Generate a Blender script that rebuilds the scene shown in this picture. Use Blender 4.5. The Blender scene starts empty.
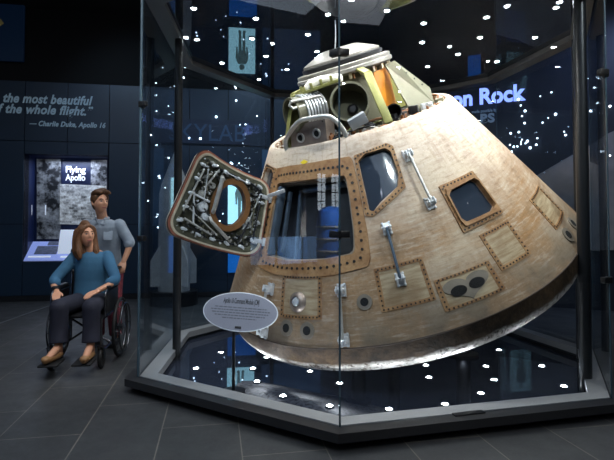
import bpy, bmesh, math, random
from mathutils import Vector, Matrix, noise
random.seed(7)
SC = bpy.context.scene
COL = SC.collection
PI = math.pi

# ------------------------------------------------------------------ camera
F_PX, CX, CY, PITCH, CAM_H = 490.0, 307.0, 212.0, 0.03, 1.40
cam_d = bpy.data.cameras.new('camera')
cam_d.sensor_width = 36.0
cam_d.lens = F_PX / 614.0 * 36.0
cam_d.shift_y = (CY - 230.0) / 614.0
cam_d.clip_start = 0.05
cam_d.clip_end = 200
cam = bpy.data.objects.new('camera', cam_d)
cam.location = (0, 0, CAM_H)
cam.rotation_euler = (PI / 2 + PITCH, 0, 0)
COL.objects.link(cam)
SC.camera = cam

# ------------------------------------------------------------------ world, exposure
wd = bpy.data.worlds.new('hall_air')
wd.use_nodes = True
wd.node_tree.nodes['Background'].inputs[0].default_value = (0.05, 0.09, 0.16, 1)
wd.node_tree.nodes['Background'].inputs[1].default_value = 0.08
SC.world = wd
SC.view_settings.view_transform = 'Standard'
SC.view_settings.look = 'None'
SC.view_settings.gamma = 1.0
SC.view_settings.exposure = 0.0
SC.view_settings.use_curve_mapping = False
SC.cycles.use_denoising = True
SC.cycles.transparent_max_bounces = 24
SC.cycles.max_bounces = 8
SC.cycles.caustics_reflective = False
SC.cycles.caustics_refractive = False
SC.cycles.sample_clamp_indirect = 4.0


def light(name, kind, loc, target, power, color=(1, 1, 1), size=0.1, angle=60, blend=0.6, sy=None):
    d = bpy.data.lights.new(name, kind)
    d.energy = power
    d.color = color
    if kind == 'SPOT':
        d.spot_size = math.radians(angle)
        d.spot_blend = blend
        d.shadow_soft_size = size
    elif kind == 'AREA':
        d.size = size
        if sy:
            d.shape = 'RECTANGLE'
            d.size_y = sy
    else:
        d.shadow_soft_size = size
    o = bpy.data.objects.new(name, d)
    COL.objects.link(o)
    o.location = loc
    v = Vector(target) - Vector(loc)
    o.rotation_euler = v.to_track_quat('-Z', 'Y').to_euler()
    return o


# unseen spots and fills added to light the capsule, people, walls and floor
light('added_spot', 'SPOT', (3.6, 0.4, 5.2), (1.5, 4.7, 2.0), 800, (1.0, 0.97, 0.90), 0.12, 34, 0.9)
light('added_spot', 'SPOT', (0.6, -0.6, 5.2), (0.6, 4.6, 1.2), 360, (1.0, 0.95, 0.86), 0.12, 38, 0.7)
light('added_spot', 'SPOT', (-2.2, 0.6, 5.2), (-0.5, 4.5, 1.4), 330, (0.86, 0.92, 1.0), 0.12, 36, 0.7)
light('added_spot', 'SPOT', (-0.4, 2.6, 5.2), (-2.25, 5.2, 0.9), 300, (1.0, 0.93, 0.85), 0.15, 42, 0.8)
light('added_spot', 'SPOT', (-2.6, 1.4, 5.2), (-1.05, 4.4, 1.8), 520, (1.0, 0.98, 0.94), 0.1, 18, 0.6)  # unseen spot added to brighten the open hatch door
light('hall_fill', 'AREA', (-2.5, 3.5, 5.3), (-2.5, 3.6, 0), 110, (0.75, 0.86, 1.0), 5.0)
light('wall_fill', 'SPOT', (-3.6, 7.6, 5.2), (-3.3, 9.4, 3.6), 48, (0.5, 0.74, 1.0), 0.2, 95, 0.9)
light('wall_fill', 'SPOT', (5.2, 6.6, 5.2), (4.4, 8.4, 2.8), 170, (0.42, 0.55, 1.0), 0.2, 100, 0.9)
light('wall_fill', 'SPOT', (-0.6, 7.9, 5.3), (-0.6, 9.9, 2.6), 95, (0.66, 0.84, 1.0), 0.2, 110, 0.9)  # unseen lamp added to lift the bluish background behind the case
light('floor_fill', 'AREA', (1.0, 0.5, 5.3), (0.6, 1.8, 0), 75, (0.85, 0.9, 1.0), 4.0)

# ------------------------------------------------------------------ materials


def lin(c):
    c = c / 255.0
    return c / 12.92 if c <= 0.04045 else ((c + 0.055) / 1.055) ** 2.4


def rgb(r, g, b):
    return (lin(r), lin(g), lin(b), 1.0)


def mat(name, col, rough=0.5, metal=0.0, spec=0.5, emit=None, es=0.0, vary=0.0, scale=8.0, bump=0.0, stretch=None):
    m = bpy.data.materials.new(name)
    m.use_nodes = True
    nt = m.node_tree
    b = nt.nodes['Principled BSDF']
    b.inputs['Roughness'].default_value = rough
    b.inputs['Metallic'].default_value = metal
    b.inputs['Specular IOR Level'].default_value = spec
    b.inputs['Base Color'].default_value = col
    if emit:
        b.inputs['Emission Color'].default_value = emit
        b.inputs['Emission Strength'].default_value = es
    if vary > 0 or bump > 0:
        tc = nt.nodes.new('ShaderNodeTexCoord')
        src = tc.outputs['Object']
        if stretch:
            mp = nt.nodes.new('ShaderNodeMapping')
            mp.inputs['Scale'].default_value = stretch
            nt.links.new(src, mp.inputs[0])
            src = mp.outputs[0]
        n = nt.nodes.new('ShaderNodeTexNoise')
        n.inputs['Scale'].default_value = scale
        n.inputs['Detail'].default_value = 6
        nt.links.new(src, n.inputs['Vector'])
        if vary > 0:
            mx = nt.nodes.new('ShaderNodeMix')
            mx.data_type = 'RGBA'
            mx.inputs['A'].default_value = tuple(c * (1 - vary) for c in col[:3]) + (1,)
            mx.inputs['B'].default_value = tuple(min(1, c * (1 + vary)) for c in col[:3]) + (1,)
            rp = nt.nodes.new('ShaderNodeMapRange')
            rp.inputs['From Min'].default_value = 0.3
            rp.inputs['From Max'].default_value = 0.7
            nt.links.new(n.outputs[0], rp.inputs[0])
            nt.links.new(rp.outputs[0], mx.inputs['Factor'])
            nt.links.new(mx.outputs['Result'], b.inputs['Base Color'])
        if bump > 0:
            bp = nt.nodes.new('ShaderNodeBump')
            bp.inputs['Strength'].default_value = bump
            bp.inputs['Distance'].default_value = 0.01
            nt.links.new(n.outputs[0], bp.inputs['Height'])
            nt.links.new(bp.outputs[0], b.inputs['Normal'])
    return m


def emis(name, col, s):
    m = bpy.data.materials.new(name)
    m.use_nodes = True
    nt = m.node_tree
    nt.nodes.clear()
    e = nt.nodes.new('ShaderNodeEmission')
    e.inputs[0].default_value = col
    e.inputs[1].default_value = s
    o = nt.nodes.new('ShaderNodeOutputMaterial')
    nt.links.new(e.outputs[0], o.inputs[0])
    return m


class G:
    """tiny node-graph helper"""

    def __init__(self, m):
        self.nt = m.node_tree

    def n(self, kind, **kw):
        x = self.nt.nodes.new(kind)
        for k, v in kw.items():
            setattr(x, k, v)
        return x

    def l(self, a, b):
        self.nt.links.new(a, b)

    def val(self, x, sock):
        if hasattr(x, 'is_linked') or hasattr(x, 'links'):
            self.l(x, sock)
        else:
            sock.default_value = x

    def math(self, op, a, b=None, c=None):
        x = self.n('ShaderNodeMath', operation=op)
        self.val(a, x.inputs[0])
        if b is not None:
            self.val(b, x.inputs[1])
        if c is not None:
            self.val(c, x.inputs[2])
        return x.outputs[0]

    def step(self, a, lo, hi, to0=0.0, to1=1.0):
        x = self.n('ShaderNodeMapRange')
        self.val(a, x.inputs[0])
        x.inputs[1].default_value = lo
        x.inputs[2].default_value = hi
        x.inputs[3].default_value = to0
        x.inputs[4].default_value = to1
        return x.outputs[0]

    def mix(self, f, a, b):
        x = self.n('ShaderNodeMix', data_type='RGBA')
        self.val(f, x.inputs['Factor'])
        self.val(a, x.inputs['A'])
        self.val(b, x.inputs['B'])
        return x.outputs['Result']

    def noise(self, vec, scale, detail=5, rough=0.55):
        x = self.n('ShaderNodeTexNoise')
        x.inputs['Scale'].default_value = scale
        x.inputs['Detail'].default_value = detail
        x.inputs['Roughness'].default_value = rough
        self.l(vec, x.inputs['Vector'])
        return x.outputs[0]


def capsule_skin(name, frame=False):
    """scorched ablator: whitish above, ochre and brown stains, soot near the base"""
    m = bpy.data.materials.new(name)
    m.use_nodes = True
    g = G(m)
    b = m.node_tree.nodes['Principled BSDF']
    b.inputs['Roughness'].default_value = 0.62
    b.inputs['Specular IOR Level'].default_value = 0.35
    tc = g.n('ShaderNodeTexCoord')
    sp = g.n('ShaderNodeSeparateXYZ')
    P = tc.outputs['Object']
    g.l(P, sp.inputs[0])
    th = g.math('ARCTAN2', sp.outputs[1], sp.outputs[0])
    cb = g.n('ShaderNodeCombineXYZ')
    g.l(g.math('MULTIPLY', th, 1.5), cb.inputs[0])
    g.l(sp.outputs[2], cb.inputs[1])
    U = cb.outputs[0]
    mp = g.n('ShaderNodeMapping')
    mp.inputs['Scale'].default_value = (1.0, 7.0, 1.0)
    g.l(U, mp.inputs[0])
    streak = g.noise(mp.outputs[0], 4.0, 6, 0.6)
    mp2 = g.n('ShaderNodeMapping')
    mp2.inputs['Scale'].default_value = (6.0, 1.0, 1.0)
    g.l(U, mp2.inputs[0])
    run = g.noise(mp2.outputs[0], 3.0, 5, 0.6)
    big = g.noise(P, 1.6, 5, 0.55)
    med = g.noise(P, 6.0, 6, 0.6)
    fine = g.noise(P, 32.0, 5, 0.65)
    s = sp.outputs[2]
    if frame:
        base = g.mix(g.step(med, 0.35, 0.65), rgb(138, 98, 62), rgb(172, 134, 92))
        base = g.mix(g.step(fine, 0.5, 0.75), base, rgb(120, 82, 50))
    else:
        base = g.mix(g.step(s, 0.45, 1.25), rgb(168, 138, 106), rgb(200, 182, 164))
        och = g.math('MULTIPLY', g.step(s, 0.95, 0.55), g.step(s, 0.1, 0.35))
        och = g.math('MULTIPLY', och, g.step(streak, 0.38, 0.62))
        och = g.math('MULTIPLY', och, g.step(big, 0.36, 0.58))
        base = g.mix(g.math('MULTIPLY', och, 0.8), base, rgb(160, 112, 58))
        blot = g.noise(P, 1.9, 7, 0.62)
        base = g.mix(g.math('MULTIPLY', g.step(blot, 0.50, 0.62), 0.55), base, rgb(210, 192, 166))
        base = g.mix(g.math('MULTIPLY', g.step(blot, 0.47, 0.36), 0.50), base, rgb(112, 86, 56))
        scr = g.noise(mp.outputs[0], 5.5, 7, 0.66)
        base = g.mix(g.math('MULTIPLY', g.step(scr, 0.53, 0.64), 0.42), base, rgb(214, 202, 184))
        base = g.mix(g.math('MULTIPLY', g.step(scr, 0.46, 0.36), 0.36), base, rgb(112, 82, 52))
        base = g.mix(g.math('MULTIPLY', g.step(run, 0.52, 0.75), 0.45), base, rgb(140, 112, 84))
        base = g.mix(g.math('MULTIPLY', g.step(fine, 0.54, 0.70), 0.32), base, rgb(104, 80, 58))
        base = g.mix(g.math('MULTIPLY', g.step(fine, 0.44, 0.32), 0.2), base, rgb(216, 204, 186))
        soot = g.math('MULTIPLY', g.step(s, 0.46, 0.0), g.step(blot, 0.38, 0.58))
        base = g.mix(g.math('MULTIPLY', soot, 0.8), base, rgb(84, 74, 62))
    g.l(base, b.inputs['Base Color'])
    bp = g.n('ShaderNodeBump')
    bp.inputs['Strength'].default_value = 0.3
    bp.inputs['Distance'].default_value = 0.012
    hh = g.math('ADD', g.math('MULTIPLY', streak, 0.7), g.math('MULTIPLY', fine, 0.6))
    g.l(hh, bp.inputs['Height'])
    g.l(bp.outputs[0], b.inputs['Normal'])
    return m


def panel_skin(name):
    m = bpy.data.materials.new(name)
    m.use_nodes = True
    g = G(m)
    b = m.node_tree.nodes['Principled BSDF']
    b.inputs['Roughness'].default_value = 0.6
    tc = g.n('ShaderNodeTexCoord')
    sp = g.n('ShaderNodeSeparateXYZ')
    P = tc.outputs['Object']
    g.l(P, sp.inputs[0])
    th = g.math('ARCTAN2', sp.outputs[1], sp.outputs[0])
    cb = g.n('ShaderNodeCombineXYZ')
    g.l(g.math('MULTIPLY', th, 1.5), cb.inputs[0])
    g.l(g.math('MULTIPLY', sp.outputs[2], 9.0), cb.inputs[1])
    st = g.noise(cb.outputs[0], 4.0, 6, 0.62)
    md = g.noise(P, 5.0, 5)
    c = g.mix(g.step(st, 0.35, 0.66), rgb(146, 120, 86), rgb(190, 172, 140))
    c = g.mix(g.math('MULTIPLY', g.step(md, 0.48, 0.7), 0.6), c, rgb(128, 98, 64))
    g.l(c, b.inputs['Base Color'])
    bp = g.n('ShaderNodeBump')
    bp.inputs['Strength'].default_value = 0.3
    bp.inputs['Distance'].default_value = 0.01
    g.l(st, bp.inputs['Height'])
    g.l(bp.outputs[0], b.inputs['Normal'])
    return m


def shield_skin(name):
    m = bpy.data.materials.new(name)
    m.use_nodes = True
    g = G(m)
    b = m.node_tree.nodes['Principled BSDF']
    b.inputs['Specular IOR Level'].default_value = 0.15
    tc = g.n('ShaderNodeTexCoord')
    sp = g.n('ShaderNodeSeparateXYZ')
    P = tc.outputs['Object']
    g.l(P, sp.inputs[0])
    s = sp.outputs[2]
    med = g.noise(P, 5.0, 7, 0.65)
    fine = g.noise(P, 26.0, 5, 0.7)
    foil = g.math('MULTIPLY', g.step(g.math('ADD', s, g.math('MULTIPLY', med, 0.10)), -0.085, -0.13), g.step(fine, 0.36, 0.52))
    c = g.mix(g.step(med, 0.36, 0.66), rgb(30, 24, 19), rgb(84, 66, 48))
    c = g.mix(g.math('MULTIPLY', g.step(fine, 0.45, 0.7), 0.6), c, rgb(22, 18, 15))
    c = g.mix(foil, c, rgb(206, 200, 192))
    g.l(c, b.inputs['Base Color'])
    g.l(g.math('MULTIPLY', foil, 0.75), b.inputs['Metallic'])
    g.l(g.step(foil, 0, 1, 0.65, 0.32), b.inputs['Roughness'])
    bp = g.n('ShaderNodeBump')
    bp.inputs['Strength'].default_value = 0.7
    bp.inputs['Distance'].default_value = 0.02
    g.l(fine, bp.inputs['Height'])
    g.l(bp.outputs[0], b.inputs['Normal'])
    return m


def glass_mat(name, tint=(0.93, 0.97, 1.0, 1)):
    m = bpy.data.materials.new(name)
    m.use_nodes = True
    nt = m.node_tree
    nt.nodes.clear()
    g = G(m)
    tr = g.n('ShaderNodeBsdfTransparent')
    tr.inputs[0].default_value = tint
    gl = g.n('ShaderNodeBsdfGlossy')
    gl.inputs['Roughness'].default_value = 0.0
    fr = g.n('ShaderNodeFresnel')
    fr.inputs[0].default_value = 1.45
    geo = g.n('ShaderNodeNewGeometry')
    # the fresnel node flips its ratio on back faces: keep the outside ratio on both
    ior = g.math('ADD', g.math('MULTIPLY', geo.outputs['Backfacing'], 1 / 1.45 - 1.45), 1.45)
    g.l(ior, fr.inputs[0])
    mx = g.n('ShaderNodeMixShader')
    g.l(fr.outputs[0], mx.inputs[0])
    g.l(tr.outputs[0], mx.inputs[1])
    g.l(gl.outputs[0], mx.inputs[2])
    o = g.n('ShaderNodeOutputMaterial')
    g.l(mx.outputs[0], o.inputs[0])
    return m


def mirror_dark(name, col, amount, rough=0.02):
    m = bpy.data.materials.new(name)
    m.use_nodes = True
    nt = m.node_tree
    nt.nodes.clear()
    g = G(m)
    d = g.n('ShaderNodeBsdfDiffuse')
    d.inputs[0].default_value = col
    gl = g.n('ShaderNodeBsdfGlossy')
    gl.inputs['Roughness'].default_value = rough
    gl.inputs['Color'].default_value = (0.85, 0.9, 1, 1)
    mx = g.n('ShaderNodeMixShader')
    mx.inputs[0].default_value = amount
    g.l(d.outputs[0], mx.inputs[1])
    g.l(gl.outputs[0], mx.inputs[2])
    o = g.n('ShaderNodeOutputMaterial')
    g.l(mx.outputs[0], o.inputs[0])
    return m


def tile_floor(name):
    m = bpy.data.materials.new(name)
    m.use_nodes = True
    g = G(m)
    b = m.node_tree.nodes['Principled BSDF']
    tc = g.n('ShaderNodeTexCoord')
    mp = g.n('ShaderNodeMapping')
    mp.inputs['Rotation'].default_value = (0, 0, math.radians(-100.6))
    mp.inputs['Location'].default_value = (0.1, 0.17, 0)
    g.l(tc.outputs['Object'], mp.inputs[0])
    br = g.n('ShaderNodeTexBrick')
    br.inputs['Scale'].default_value = 1.0
    br.inputs['Brick Width'].default_value = 1.05
    br.inputs['Row Height'].default_value = 0.525
    br.inputs['Mortar Size'].default_value = 0.004
    br.inputs['Color1'].default_value = rgb(66, 68, 70)
    br.inputs['Color2'].default_value = rgb(73, 75, 77)
    br.inputs['Mortar'].default_value = rgb(128, 124, 116)
    g.l(mp.outputs[0], br.inputs['Vector'])
    ns = g.noise(tc.outputs['Object'], 3.0, 8, 0.7)
    sp = g.noise(tc.outputs['Object'], 60.0, 4, 0.7)
    c = g.mix(g.math('MULTIPLY', g.step(ns, 0.3, 0.7), 0.4), br.outputs[0], rgb(40, 42, 46))
    c = g.mix(g.math('MULTIPLY', g.step(sp, 0.5, 0.8), 0.4), c, rgb(92, 92, 92))
    g.l(c, b.inputs['Base Color'])
    b.inputs['Specular IOR Level'].default_value = 0.35
    g.l(g.step(ns, 0.3, 0.7, 0.36, 0.55), b.inputs['Roughness'])
    return m


def photo_mat(name, seed, lo, hi, scale=5.0, strength=0.6, grid=False):
    """a grey printed photograph, lit from behind"""
    m = bpy.data.materials.new(name)
    m.use_nodes = True
    g = G(m)
    b = m.node_tree.nodes['Principled BSDF']
    tc = g.n('ShaderNodeTexCoord')
    mp = g.n('ShaderNodeMapping')
    mp.inputs['Location'].default_value = (seed, seed * 2.3, seed * 0.7)
    g.l(tc.outputs['Object'], mp.inputs[0])
    n1 = g.noise(mp.outputs[0], scale, 4, 0.55)
    n2 = g.noise(mp.outputs[0], scale * 5, 4, 0.6)
    v = g.math('ADD', g.math('MULTIPLY', n1, 0.65), g.math('MULTIPLY', n2, 0.35))
    f = g.step(v, 0.42, 0.6)
    if grid:
        br = g.n('ShaderNodeTexBrick')
        br.inputs['Scale'].default_value = 4.5
        br.inputs['Color1'].default_value = (0.05, 0.05, 0.05, 1)
        br.inputs['Color2'].default_value = (1, 1, 1, 1)
        br.inputs['Mortar'].default_value = (0.6, 0.6, 0.6, 1)
        br.inputs['Mortar Size'].default_value = 0.03
        sw = g.n('ShaderNodeMapping')
        sw.inputs['Rotation'].default_value = (PI / 2, 0, 0)
        g.l(mp.outputs[0], sw.inputs[0])
        g.l(sw.outputs[0], br.inputs['Vector'])
        f2 = g.math('MULTIPLY', f, 0.5)
        f = g.math('ADD', f2, g.math('MULTIPLY', br.outputs[0], 0.5))
    c = g.mix(f, lo, hi)
    g.l(c, b.inputs['Base Color'])
    g.l(c, b.inputs['Emission Color'])
    b.inputs['Emission Strength'].default_value = strength
    return m


M = {}
M['skin'] = capsule_skin('scorched_ablator')
M['frame'] = capsule_skin('copper_frame', True)
M['panel'] = panel_skin('streaked_panel')
M['shield'] = shield_skin('charred_heat_shield')
M['bolt'] = mat('dark_bolt', rgb(38, 32, 28), 0.5, 0.3)
M['hole'] = mat('black_cavity', rgb(10, 10, 11), 0.9)
M['seamline'] = mat('seam_dark', rgb(58, 44, 34), 0.8)
M['rimgrey'] = mat('grey_ring', rgb(128, 118, 104), 0.5, 0.2, vary=0.2)
M['brown'] = mat('brown_seal', rgb(120, 76, 42), 0.5, vary=0.3, scale=20)
M['steel'] = mat('bare_steel', rgb(206, 208, 210), 0.34, 0.4, vary=0.15, scale=30)
M['alu'] = mat('worn_aluminium', rgb(190, 188, 182), 0.35, 0.55, vary=0.2, scale=12, bump=0.2)
M['white'] = mat('white_paint', rgb(142, 138, 132), 0.45, 0.3, vary=0.2, scale=12)
M['cloth_white'] = mat('white_wrap', rgb(214, 210, 200), 0.85, vary=0.15, scale=25, bump=0.6)
M['olive'] = mat('olive_primer', rgb(140, 138, 80), 0.45, 0.25, vary=0.18, scale=10)
M['olive_dull'] = mat('dull_olive_plate', rgb(100, 97, 78), 0.5, 0.3, vary=0.15, scale=8)
M['olive_grey'] = mat('hatch_plate', rgb(98, 96, 78), 0.45, 0.35, vary=0.25, scale=14)
M['orange'] = mat('amber_panel', rgb(190, 118, 26), 0.45, vary=0.15, scale=10)
M['copper'] = mat('copper_ring', rgb(140, 98, 62), 0.35, 0.5, vary=0.2, scale=15)
M['redseal'] = mat('red_brown_edge', rgb(150, 92, 72), 0.6, vary=0.25, scale=16)
M['beige'] = mat('beige_seal', rgb(186, 172, 148), 0.6, vary=0.15, scale=16)
M['dark_metal'] = mat('dark_metal', rgb(52, 52, 54), 0.4, 0.6, vary=0.2, scale=14)
M['block'] = mat('heat_stained_block', rgb(140, 126, 116), 0.42, 0.6, vary=0.25, scale=9)
M['pale_grey'] = mat('pale_grey_box', rgb(136, 140, 144), 0.5)
M['yellow'] = mat('yellow_tag', rgb(226, 198, 30), 0.5)
M['cabin'] = mat('dark_cabin', rgb(30, 32, 36), 0.6, 0.2, vary=0.35, scale=10)
M['cabin_blue'] = mat('blue_grey_fitting', rgb(84, 98, 112), 0.4, 0.5, vary=0.2)
M['winglass'] = mat('dark_window_glass', rgb(48, 56, 68), 0.06, 0.0, spec=0.8)
M['glass'] = glass_mat('clear_glass')
M['case_dark'] = mat('case_black', rgb(26, 28, 31), 0.35, 0.3)
M['case_grey'] = mat('case_grey_metal', rgb(165, 166, 168), 0.4, 0.35, vary=0.05)
M['ledge_black'] = mat('black_ledge_metal', rgb(44, 45, 48), 0.4, 0.2, vary=0.06)
M['case_ledge'] = mat('case_ledge_grey', rgb(98, 100, 103), 0.42, 0.3, vary=0.06)
M['case_floor'] = mirror_dark('black_mirror_floor', rgb(42, 47, 60), 0.25, 0.015)
M['case_ceiling'] = mirror_dark('black_mirror_ceiling', rgb(44, 50, 60), 0.24, 0.01)
M['led'] = emis('lamp_glow', (0.92, 0.96, 1.0, 1), 90)
M['added_hall_led'] = emis('added_hall_lamp_glow', (0.92, 0.96, 1.0, 1), 60)
M['tile'] = tile_floor('slate_tile')
M['void'] = mat('black_void', rgb(7, 8, 11), 0.9)
M['navy'] = mat('navy_panel', rgb(25, 48, 70), 0.42, vary=0.06, scale=2)
M['navy_joint'] = mat('panel_joint', rgb(10, 14, 22), 0.7)
M['navy_dark'] = mat('deep_navy_wall', rgb(17, 26, 42), 0.5, vary=0.15, scale=1.2)
M['letters'] = mat('grey_blue_letters', rgb(140, 164, 184), 0.5, emit=rgb(120, 145, 160), es=0.22)
M['metal_strip'] = mat('inlaid_metal_strip', rgb(150, 154, 160), 0.35, 0.6)

M['joint'] = mat('silicone_joint', rgb(60, 80, 92), 0.15, 0.0, spec=0.8)
# ------------------------------------------------------------------ mesh builder


def frame_from(axis):
    a = Vector(axis).normalized()
    t = Vector((0, 0, 1)) if abs(a.z) < 0.9 else Vector((1, 0, 0))
    x = t.cross(a).normalized()
    y = a.cross(x)
    return x, y, a


class B:
    def __init__(self):
        self.v, self.f, self.m = [], [], []

    def add(self, verts, faces, mi=0):
        o = len(self.v)
        self.v += [tuple(p) for p in verts]
        for q in faces:
            self.f.append([i + o for i in q])
            self.m.append(mi)
        return o

    def box(self, c, s, rot=None, mi=0, bev=0.0):
        hx, hy, hz = s[0] / 2, s[1] / 2, s[2] / 2
        bm = bmesh.new()
        bmesh.ops.create_cube(bm, size=1.0)
        for p in bm.verts:
            p.co = Vector((p.co.x * s[0], p.co.y * s[1], p.co.z * s[2]))
        if bev > 0:
            bmesh.ops.bevel(bm, geom=list(bm.edges), offset=min(bev, hx * .9, hy * .9, hz * .9), segments=2, affect='EDGES', profile=0.5)
        R = rot if rot is not None else Matrix.Identity(3)
        vs = [R @ p.co + Vector(c) for p in bm.verts]
        bm.verts.index_update()
        fs = [[p.index for p in q.verts] for q in bm.faces]
        bm.free()
        self.add(vs, fs, mi)

    def beam(self, p0, p1, w, t, up=(0, 0, 1), mi=0, bev=0.0):
        p0, p1 = Vector(p0), Vector(p1)
        d = p1 - p0
        L = d.length
        y = d.normalized()
        x = y.cross(Vector(up))
        if x.length < 1e-4:
            x = y.cross(Vector((1, 0, 0)))
        x.normalize()
        z = x.cross(y)
        R = Matrix((x, y, z)).transposed()
        self.box((p0 + p1) / 2, (w, L, t), R, mi, bev)

    def tube(self, pts, r, seg=10, mi=0, caps=True, closed=False):
        pts = [Vector(p) for p in pts]
        n = len(pts)
        rr = r if isinstance(r, (list, tuple)) else [r] * n
        rings = []
        prev = None
        for i in range(n):
            if closed:
                d = pts[(i + 1) % n] - pts[i - 1]
            else:
                d = pts[min(i + 1, n - 1)] - pts[max(i - 1, 0)]
            if d.length < 1e-9:
                d = Vector((0, 0, 1))
            d.normalize()
            if prev is None:
                x, y, _ = frame_from(d)
            else:
                x = prev - d * prev.dot(d)
                if x.length < 1e-6:
                    x, y, _ = frame_from(d)
                x.normalize()
                y = d.cross(x)
            prev = x
            q = rr[i]
            qa, qb = q if isinstance(q, (list, tuple)) else (q, q)
            rings.append([pts[i] + x * (qa * math.cos(2 * PI * k / seg)) + y * (qb * math.sin(2 * PI * k / seg)) for k in range(seg)])
        vs = [p for ring in rings for p in ring]
        fs = []
        m = n if closed else n - 1
        for i in range(m):
            for k in range(seg):
                a, b = i * seg + k, i * seg + (k + 1) % seg
                j = ((i + 1) % n) * seg
                fs.append((a, b, j + (k + 1) % seg, j + k))
        if caps and not closed:
            fs.append(list(range(seg))[::-1])
            fs.append([(n - 1) * seg + k for k in range(seg)])
        self.add(vs, fs, mi)

    def cyl(self, p0, p1, r0, r1=None, seg=20, mi=0, caps=True):
        self.tube([p0, p1], [r0, r0 if r1 is None else r1], seg, mi, caps)

    def lathe(self, prof, o=(0, 0, 0), axis=(0, 0, 1), seg=48, mi=0, closed=False):
        x, y, a = frame_from(axis)
        o = Vector(o)
        vs, fs = [], []
        n = len(prof)
        for (r, z) in prof:
            r = max(r, 1e-4)
            for k in range(seg):
                t = 2 * PI * k / seg
                vs.append(o + a * z + x * (r * math.cos(t)) + y * (r * math.sin(t)))
        for i in range(n if closed else n - 1):
            j = (i + 1) % n
            for k in range(seg):
                k2 = (k + 1) % seg
                fs.append((i * seg + k, i * seg + k2, j * seg + k2, j * seg + k))
        self.add(vs, fs, mi)

    def prism(self, poly, d, mi=0, mis=None):
        """poly: list of 3-D points (planar), extruded by the vector d"""
        n = len(poly)
        d = Vector(d)
        vs = [Vector(p) for p in poly] + [Vector(p) + d for p in poly]
        fs = [list(range(n))[::-1], [n + i for i in range(n)]]
        for i in range(n):
            j = (i + 1) % n
            fs.append((i, j, n + j, n + i))
        o = self.add(vs, fs, mi)
        return o

    def ball(self, c, r, seg=16, mi=0):
        r = r if isinstance(r, (list, tuple)) else (r, r, r)
        vs, fs = [], []
        H = seg // 2
        for i in range(H + 1):
            t = PI * i / H
            rr = max(math.sin(t), 1e-3)
            for k in range(seg):
                p = 2 * PI * k / seg
                vs.append((c[0] + r[0] * rr * math.cos(p), c[1] + r[1] * rr * math.sin(p), c[2] + r[2] * math.cos(t)))
        for i in range(H):
            for k in range(seg):
                k2 = (k + 1) % seg
                fs.append((i * seg + k, (i + 1) * seg + k, (i + 1) * seg + k2, i * seg + k2))
        self.add(vs, fs, mi)

    def mesh(self, name, mats, smooth=True, ang=35, fix=True):
        me = bpy.data.meshes.new(name)
        me.from_pydata([tuple(p) for p in self.v], [], self.f)
        for mm in (mats if isinstance(mats, (list, tuple)) else [mats]):
            me.materials.append(mm)
        for p, mi in zip(me.polygons, self.m):
            p.material_index = mi
        if fix:
            bm = bmesh.new()
            bm.from_mesh(me)
            bmesh.ops.recalc_face_normals(bm, faces=bm.faces)
            bm.to_mesh(me)
            bm.free()
        if smooth:
            for p in me.polygons:
                p.use_smooth = True
            me.set_sharp_from_angle(angle=math.radians(ang))
        me.update()
        return me

    def obj(self, name, mats, parent=None, smooth=True, ang=35, loc=None):
        return link(name, self.mesh(name, mats, smooth, ang), parent, loc)


def link(name, me, parent=None, loc=None):
    o = bpy.data.objects.new(name, me)
    COL.objects.link(o)
    if parent is not None:
        o.parent = parent
    if loc is not None:
        o.location = loc
    return o


def tag(o, label, cat=None, group=None):
    o['label'] = label
    if cat:
        o['category'] = cat
    if group:
        o['group'] = group
    return o


def struct(o, label=None):
    o['kind'] = 'structure'
    if label:
        o['label'] = label
    return o


def thing(name, label, cat, loc=(0, 0, 0), rotz=0.0, group=None):
    o = bpy.data.objects.new(name, None)
    o.empty_display_size = 0.1
    COL.objects.link(o)
    o.location = loc
    o.rotation_euler = (0, 0, rotz)
    return tag(o, label, cat, group)


def text_mesh(s, size, extrude=0.004, shear=0.0, bold=0.0, align='LEFT', spacing=1.0):
    cu = bpy.data.curves.new('txt', 'FONT')
    cu.body = s
    cu.size = size
    cu.extrude = extrude
    cu.shear = shear
    cu.offset = bold
    cu.align_x = align
    cu.space_character = spacing
    to = bpy.data.objects.new('txt', cu)
    COL.objects.link(to)
    dg = bpy.context.evaluated_depsgraph_get()
    me = bpy.data.meshes.new_from_object(to.evaluated_get(dg))
    bpy.data.objects.remove(to)
    return me


def pix_ray(u, v):
    X = (u - CX) / F_PX
    Z = -(v - CY) / F_PX
    c, s = math.cos(PITCH), math.sin(PITCH)
    return Vector((X, c - s * Z, s + c * Z))


CAMP = Vector((0, 0, CAM_H))


def on_plane(u, v, p0, n):
    d = pix_ray(u, v)
    k = (Vector(p0) - CAMP).dot(Vector(n)) / d.dot(Vector(n))
    return CAMP + d * k


def on_z(u, v, z):
    return on_plane(u, v, (0, 0, z), (0, 0, 1))


def on_y(u, v, y):
    return on_plane(u, v, (0, y, 0), (0, 1, 0))


# ================================================================== SETTING
b = B()
b.box((0, 4, -0.05), (24, 26, 0.1))
struct(b.obj('floor', M['tile'], smooth=False), 'dark slate tile floor of the exhibit hall')

b = B()
b.box((0, 4, 5.65), (24, 26, 0.1))
struct(b.obj('ceiling', M['void'], smooth=False), 'black hall ceiling lost in the dark')

# the back wall on the left: navy panels with open joints
LA = Vector((-5.76, 9.2, 0))
LU = Vector((2.49, 0.40, 0)).normalized()
LN = Vector((LU.y, -LU.x, 0))


def lw(u, v, off=0.0):
    return on_plane(u, v, LA + LN * off, LN)


def lwall(s, z, off=0.0):
    p = LA + LU * s + LN * off
    return Vector((p.x, p.y, z))


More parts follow.
